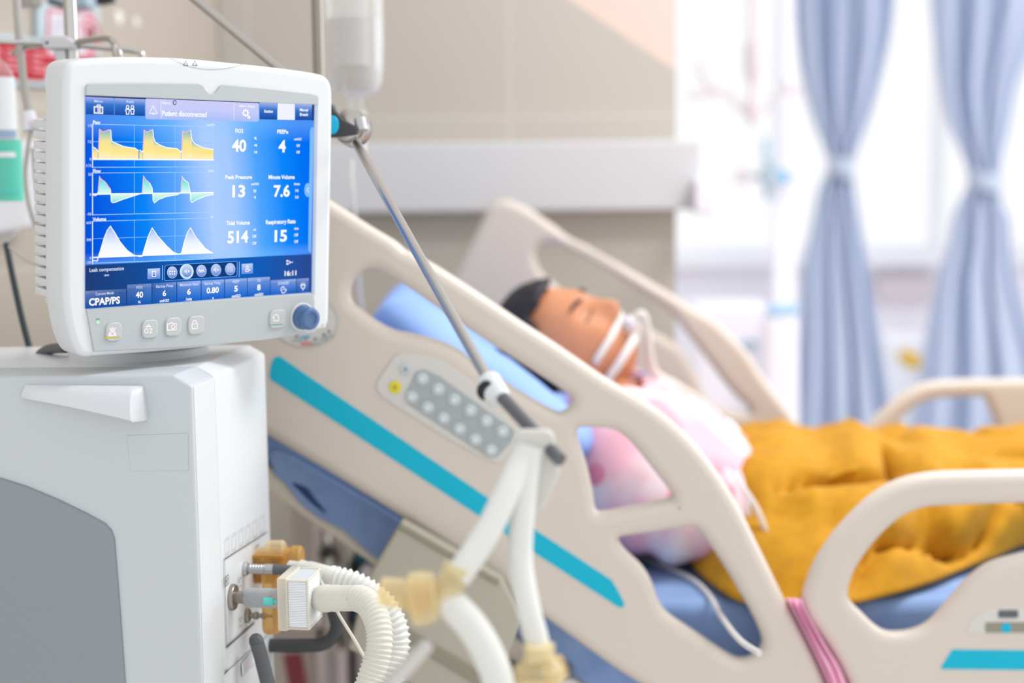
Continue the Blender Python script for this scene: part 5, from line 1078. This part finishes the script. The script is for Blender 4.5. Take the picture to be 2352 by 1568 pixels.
# ================================================================ curtains
CYd = 5.0
def curtain(prof_, ty, lab, amp, nf, ph):
    t = thing('curtain', lab, 'curtain', onY(prof_[0][1], 1250, CYd), 'tied blue curtains')
    b = MB(); ys = [p[0] for p in prof_]; rows = []
    P = cr([(p[0], p[1], p[2]) for p in prof_], 5)
    for q in P:
        y, l, r = q; wv = (r-l)/230
        row = []
        for j in range(97):
            s_ = j/96; wob = .025*math.sin(2*math.pi*nf*s_+ph*2)*min(1, wv)
            x = l+(r-l)*(s_+wob*(1 if 0 < j < 96 else 0)); dy = amp*min(1.2, .25+wv)*(math.sin(2*math.pi*nf*s_+ph+.6*math.sin(y*.004+s_*4))+.45*math.sin(2*math.pi*nf*2.3*s_+1.7*ph))
            row.append(onY(x, y, CYd+dy))
        rows.append(row)
    b.grid(rows, 'curtain_cloth'); b.build('cloth', t, smooth=1.4, solid=.004)
    l = [p for p in prof_ if p[0] == ty][0]; c = onY((l[1]+l[2])/2, ty, CYd); hw = (l[2]-l[1])/2*CYd/F*1.06
    b = MB(); rr = [[c+Vector((hw*math.cos(a), .055*math.sin(a), dz-.012*math.cos(a))) for a in [2*math.pi*k/28 for k in range(28)]] for dz in (-.035, -.012, .012, .035)]
    b.grid(rr, 'curtain_cloth', True); b.build('tieback', t, smooth=1.2, solid=.006); return t
curtain([(-260, 1818, 2060), (-120, 1820, 2058), (0, 1824, 2054), (91, 1831, 2043), (181, 1844, 2022), (272, 1867, 1996), (340, 1893, 1970), (385, 1905, 1957), (430, 1882, 1962), (507, 1866, 1975), (609, 1848, 1993), (754, 1837, 2018), (862, 1829, 2036), (971, 1819, 2053), (1100, 1812, 2070), (1250, 1808, 2080)], 385, 'blue curtain tied at the middle, nearer the tiled wall', .045, 3.6, .3)
curtain([(-260, 2132, 2440), (-120, 2134, 2425), (0, 2137, 2405), (109, 2148, 2370), (199, 2159, 2337), (290, 2181, 2319), (360, 2211, 2302), (418, 2228, 2294), (460, 2204, 2300), (507, 2186, 2319), (572, 2176, 2324), (645, 2152, 2334), (754, 2130, 2364), (844, 2116, 2388), (1007, 2087, 2424), (1120, 2080, 2440), (1250, 2076, 2450)], 418, 'blue curtain tied at the middle, at the right edge', .045, 3.3, 1.4)
b = MB(); cz = onY(1900, -262, CYd).z+.02; x0, x1 = onY(1560, 0, CYd).x, 2.6; b.tube([(x0, CYd, cz), (x1, CYd, cz)], .016, 'frame_white', 14); rl = b.build('curtain_rail'); tag(rl, 'white ceiling rail that carries the blue curtains', 'rail')
b = MB()
# ================================================================ things in the bright bay behind, backlight bloom put into their pale colours
def tg(b, nm, lab, cat, **k): return tag(b.build(nm, **k), lab, cat)
DB = 4.4
hp = thing('ceiling_hanger', 'pale grey ceiling hanger with curved hook arms in the bright bay left of the curtains', 'hanger', onY(1730, 300, DB))
c = lambda px, py, Yv=DB: onY(px, py, Yv)
b = MB(); top = c(1728, -200); b.tube([top, c(1728, 260)], .012, 'pale_pinkgrey', 14); b.tube([c(1728, 90), c(1730, 100), c(1730, 165), c(1728, 188)], [.015, .028, .028, .014], 'pale_pinkgrey', 18); b.build('pole', hp)
b = MB(); b.lathe(c(1728, 290), Z, [(.008, 0), (.016, .02), (.026, .045), (.026, .065), (.014, .09)], 'pale_pinkgrey', 18); b.build('hub', hp)
for pts in ([(1724, 256), (1698, 248), (1682, 222), (1662, 213), (1640, 212), (1610, 218), (1590, 220), (1584, 208)], [(1645, 212), (1620, 190), (1610, 170), (1606, 140)], [(1732, 256), (1765, 248), (1776, 222), (1800, 212), (1830, 212), (1836, 206), (1836, 196)], [(1800, 212), (1806, 196), (1808, 185)]):
    b = MB(); b.tube(cr([c(*p) for p in pts], 6), .009, 'pale_pinkgrey', 10); b.build('hook_arm', hp)
fm = thing('flow_meter', 'blue-grey oxygen flow meter with a sky blue knob left of the nearer curtain', 'flow meter', c(1768, 460, 4.6))
b = MB(); q = c(1768, 405, 4.6); b.lathe(q-X*.0+Y*.02, -Y, [(.03, 0), (.036, .01), (.036, .05), (.028, .06)], 'flow_grey', 22); b.tube([c(1765, 330, 4.6), c(1765, 460, 4.6)], .014, 'flow_grey', 12); b.build('body', fm)
b = MB(); b.lathe(c(1785, 406, 4.6), X, [(.016, 0), (.022, .006), (.022, .03), (.016, .036)], 'sky_blue', 18); b.build('knob', fm)
b = MB(); b.tube([c(1690, 405, 4.6), c(1745, 405, 4.6)], .008, 'flow_grey', 10); b.lathe(c(1706, 405, 4.6), -Y, [(.02, -.02), (.026, 0), (.02, .02)], 'pale_pinkgrey', 16); b.build('inlet', fm)
b = MB(); b.tube([c(1763, 318, 4.6), c(1763, 368, 4.6)], .019, 'pale_blue', 14); b.build('flow_tube', fm)
b = MB(); q0, q1 = c(1768, 405, 4.62), c(1812, 405, 4.69); b.plate(Fr((0, 0, 0), X, Y), [[(q0.x, q0.y-.01), (q1.x, q0.y-.01), (q1.x, 4.712), (q0.x, 4.712)]], q0.z-.012, q0.z+.012, .003, 'pale_pinkgrey'); b.build('bracket', fm)
b = MB(); CFb = Fr((0, 4.7, 0), X, Z); q = CFb.Ls([(1780, 462), (1826, 462), (1826, 980), (1780, 980)]); b.plate(CFb, [[q[3], q[2], q[1], q[0]]], -.06, 0, .008, 'pale_blue' if False else 'lavender_white'); q2 = CFb.L(1800, 300); b.plate(CFb, [[(q[0].x+.025, q[0].y-.02), (q[0].x+.06, q[0].y-.02), (q[0].x+.06, 2.9), (q[0].x+.025, 2.9)]], -.05, -.01, .004, 'lavender_white'); b.plate(CFb, [[(q[3].x-.01, 0), (q[2].x+.01, 0), (q[2].x+.01, q[2].y+.01), (q[3].x-.01, q[3].y+.01)]], -.07, .0, .004, 'lavender_white'); tg(b, 'service_column', 'pale service column standing against the bright windows behind the flow meter', 'column')
CG = Fr((0, 4.35, 0), X, Z); q = CG.Ls([(1600, 705), (1790, 705), (1790, 900), (1600, 900)]); b = MB(); b.plate(CG, [rnd([(q[3].x, .02), (q[2].x, .02), (q[1].x, q[1].y), (q[0].x, q[0].y)], .02)], -.35, 0, .01, 'lavender_white'); cab = thing('bedside_cabinet', 'pale lavender cabinet in the bright bay beyond the far side rail', 'cabinet', CG.w((q[0].x+q[1].x)/2, .0, -.17))
b.build('body', cab); b = MB(); h_ = CG.L(1700, 793); b.plate(CG, [rnd([(h_.x-.05, h_.y-.014), (h_.x+.05, h_.y-.014), (h_.x+.05, h_.y+.014), (h_.x-.05, h_.y+.014)], .01)], -.002, .012, .004, 'flow_grey'); b.build('handle', cab)
CG2 = Fr((0, 4.15, 0), X, Z); q = CG2.Ls([(1760, 725), (1835, 720), (1850, 1100), (1748, 1100)]); b = MB(); b.plate(CG2, [rnd([(q[3].x, .0), (q[2].x, .0), q[1], q[0]], .03)], -.12, 0, .02, 'lavender_white'); wb = thing('equipment_stand', 'pale equipment stand with a light blue top left of the nearer curtain', 'stand', CG2.w(q[3].x, 0, 0)); b.build('body', wb)
b = MB(); b.plate(CG2, [rnd(CG2.Ls([(1768, 726), (1835, 722), (1835, 700), (1772, 706)]), .01)], -.10, .004, .008, 'pale_sky'); b.build('top', wb)
DY = 5.6; CH = Fr((0, DY, 0), X, Z)
yb_ = CH.Ls([(2070, 800), (2105, 812), (2120, 838), (2110, 850), (2066, 828)]); bt_ = thing('supply_bin', 'white supply bin with a yellow front panel glimpsed between the curtains', 'bin', CH.w(yb_[0].x, 0, -.15))
b = MB(); q = CH.Ls([(2040, 780), (2200, 780), (2200, 1000), (2040, 1000)]); b.plate(CH, [rnd([(q[3].x, 0.0), (q[2].x, 0.0), q[1], q[0]], .02)], -.3, -.004, .01, 'frame_white'); b.build('body', bt_)
b = MB(); b.plate(CH, [rnd(yb_, .008)], -.006, .01, .004, 'yellow_plastic'); b.build('front_panel', bt_)
b = MB(); q = CH.Ls([(2030, 625), (2140, 625), (2130, 700), (2040, 700)]); SHE = Fr((0, WWY-.01, 0), X, Z); q = SHE.Ls([(2010, 632), (2140, 632), (2140, 690), (2010, 690)]); b.plate(SHE, [[q[3], q[2], q[1], q[0]]], -.002, .05, .005, 'pale_pinkgrey'); tg(b, 'radiator_panel', 'pale pinkish panel under the window sill between the two curtains', 'panel')
# ================================================================ under the head of the bed, left of centre
c3 = lambda px, py, Yv: onY(px, py, Yv)
CT = Fr((0, 2.62, 0), X, Z)
cart = thing('storage_cart', 'dusky grey-brown storage cart under the raised head of the bed, behind the ventilator ports', 'cart', CT.w(CT.L(800, 1500).x, 0, -.15))
mat('cart_taupe', 'ccc1ba', .6); mat('cart_pink', 'f4eaec', .5); mat('cart_blue_grey', 'd4d0d6', .6)
b = MB(); q = CT.Ls([(600, 1432), (960, 1432), (960, 1497), (600, 1497)]); b.plate(CT, [[q[3], q[2], q[1], q[0]]], -.34, 0, .006, 'cart_taupe'); b.build('shelf', cart)
for x0, x1, m, nn in ((672, 722, 'cart_taupe', -.01), (722, 745, 'cart_pink', 0), (772, 794, 'cart_pink', 0), (776, 802, 'cart_pink', -.30), (800, 815, 'charcoal', .002)):
    q0, q1 = CT.L(x0, 1400), CT.L(x1, 1400); b = MB(); b.plate(CT, [[(q0.x, .05), (q1.x, .05), (q1.x, CT.L(700, 1175).y+.05 if m != 'charcoal' else q0.y+.02), (q0.x, CT.L(700, 1175).y+.05 if m != 'charcoal' else q0.y+.02)]], nn-.03, nn, .004, m); b.build('upright', cart)
b = MB(); q0, q1 = CT.L(600, 1400), CT.L(960, 1400); b.plate(CT, [[(q0.x, .03), (q1.x, .03), (q1.x, .07), (q0.x, .07)]], -.34, 0, .006, 'cart_taupe'); b.plate(CT, [[(q0.x, .03), (q1.x, .03), (q1.x, CT.L(700, 1440).y), (q0.x, CT.L(700, 1440).y)]], -.35, -.34, .003, 'cart_blue_grey'); b.build('back_panel', cart)
for sx in (q0.x+.03, q1.x-.03):
    for n_ in (-.03, -.30):
        b = MB(); b.lathe(CT.w(sx, .018, n_)-X*.01, X, [(.014, 0), (.018, .003), (.018, .017), (.014, .02)], 'charcoal', 14); b.lathe(CT.w(sx, .02, n_), Z, [(.005, 0), (.005, .02)], 'steel', 8); b.build('caster', cart)
b = MB(); p_ = CT.w(CT.L(758, 1300).x, 0, .02); b.tube([(p_.x, p_.y, CT.L(758, 1431).y+.001), (p_.x, p_.y, CT.L(758, 1215).y)], .011, 'chrome', 18); b.lathe((p_.x, p_.y, CT.L(758, 1290).y), Z, [(.011, 0), (.02, .004), (.02, .03), (.011, .036)], 'steel', 18); b.lathe((p_.x, p_.y, CT.L(758, 1255).y), -Y, [(.012, -.01), (.012, .03)], 'charcoal', 14); tg(b, 'metal_column', 'blurred grey metal column with a dark knob, under the raised bed head', 'column')
TB = Fr((0, 2.58, 0), X, Z)
tb2 = thing('equipment_case', 'teal blue case with black edge and white handle under the bed head', 'case', TB.w(TB.L(840, 1425).x, TB.L(840, 1432).y, -.05))
b = MB(); q = TB.Ls([(812, 1431), (920, 1431), (920, 1300), (880, 1276), (826, 1276), (812, 1290)]); b.plate(TB, [rnd(q, .008)], -.12, 0, .006, 'blue_bag'); b.build('case', tb2)
b = MB(); q = TB.Ls([(800, 1431), (818, 1431), (818, 1282), (806, 1284), (800, 1296)]); b.plate(TB, [q], -.12, .002, .003, 'black'); b.build('edge_panel', tb2)
b = MB(); b.tube([TB.w(*TB.L(826, 1296), .012), TB.w(*TB.L(878, 1322), .02)], .013, 'lavender_white', 16); b.build('handle', tb2)
b = MB(); b.lathe(TB.w(*TB.L(826, 1296), .012), TB.w(*TB.L(836, 1302), .014)-TB.w(*TB.L(826, 1296), .012), [(.0145, -.002), (.0145, .008)], 'black', 16); b.build('handle_band', tb2)
b = MB(); rows = [[c3(650+j*3.2+i*4, 1500+i*22, 2.6-.03+.006*math.sin(j*1.2)) for j in range(14)] for i in range(8)]
b.grid(rows, 'maroon'); tg(b, 'towel', 'dull maroon cloth hanging on the cart edge at the bottom, right of the ventilator', 'towel', smooth=1.2, solid=.003)
b = MB(); CR = Fr((0, 1.96, 0), X, Z); q = CR.L(1075, 1562); b.lathe(CR.w(q.x, q.y-.02, 0), Z, [(.016, -.06), (.018, -.05), (.018, .02), (.012, .03)], 'red_plastic', 18); tg(b, 'valve_cap', 'small orange-red cap at the bottom edge below the grey bed box', 'cap')
b = MB(); q = CR.L(1010, 1545); b.plate(Fr(CR.w(q.x, q.y, -.0), Vector((.8, 0, .6)), Vector((-.6, 0, .8))), [rnd([(-.03, -.008), (.03, -.008), (.03, .008), (-.03, .008)], .006)], -.02, 0, .004, 'charcoal'); tg(b, 'bed_pedal', 'dark grey lever below the grey bed box', 'lever')
# back of the room on the left is closed off by a pale door panel in the lower wall
for o in bpy.data.objects:
    if o.parent is None and o.type in ('MESH', 'EMPTY') and 'label' not in o and 'kind' not in o: print('UNTAGGED', o.name)
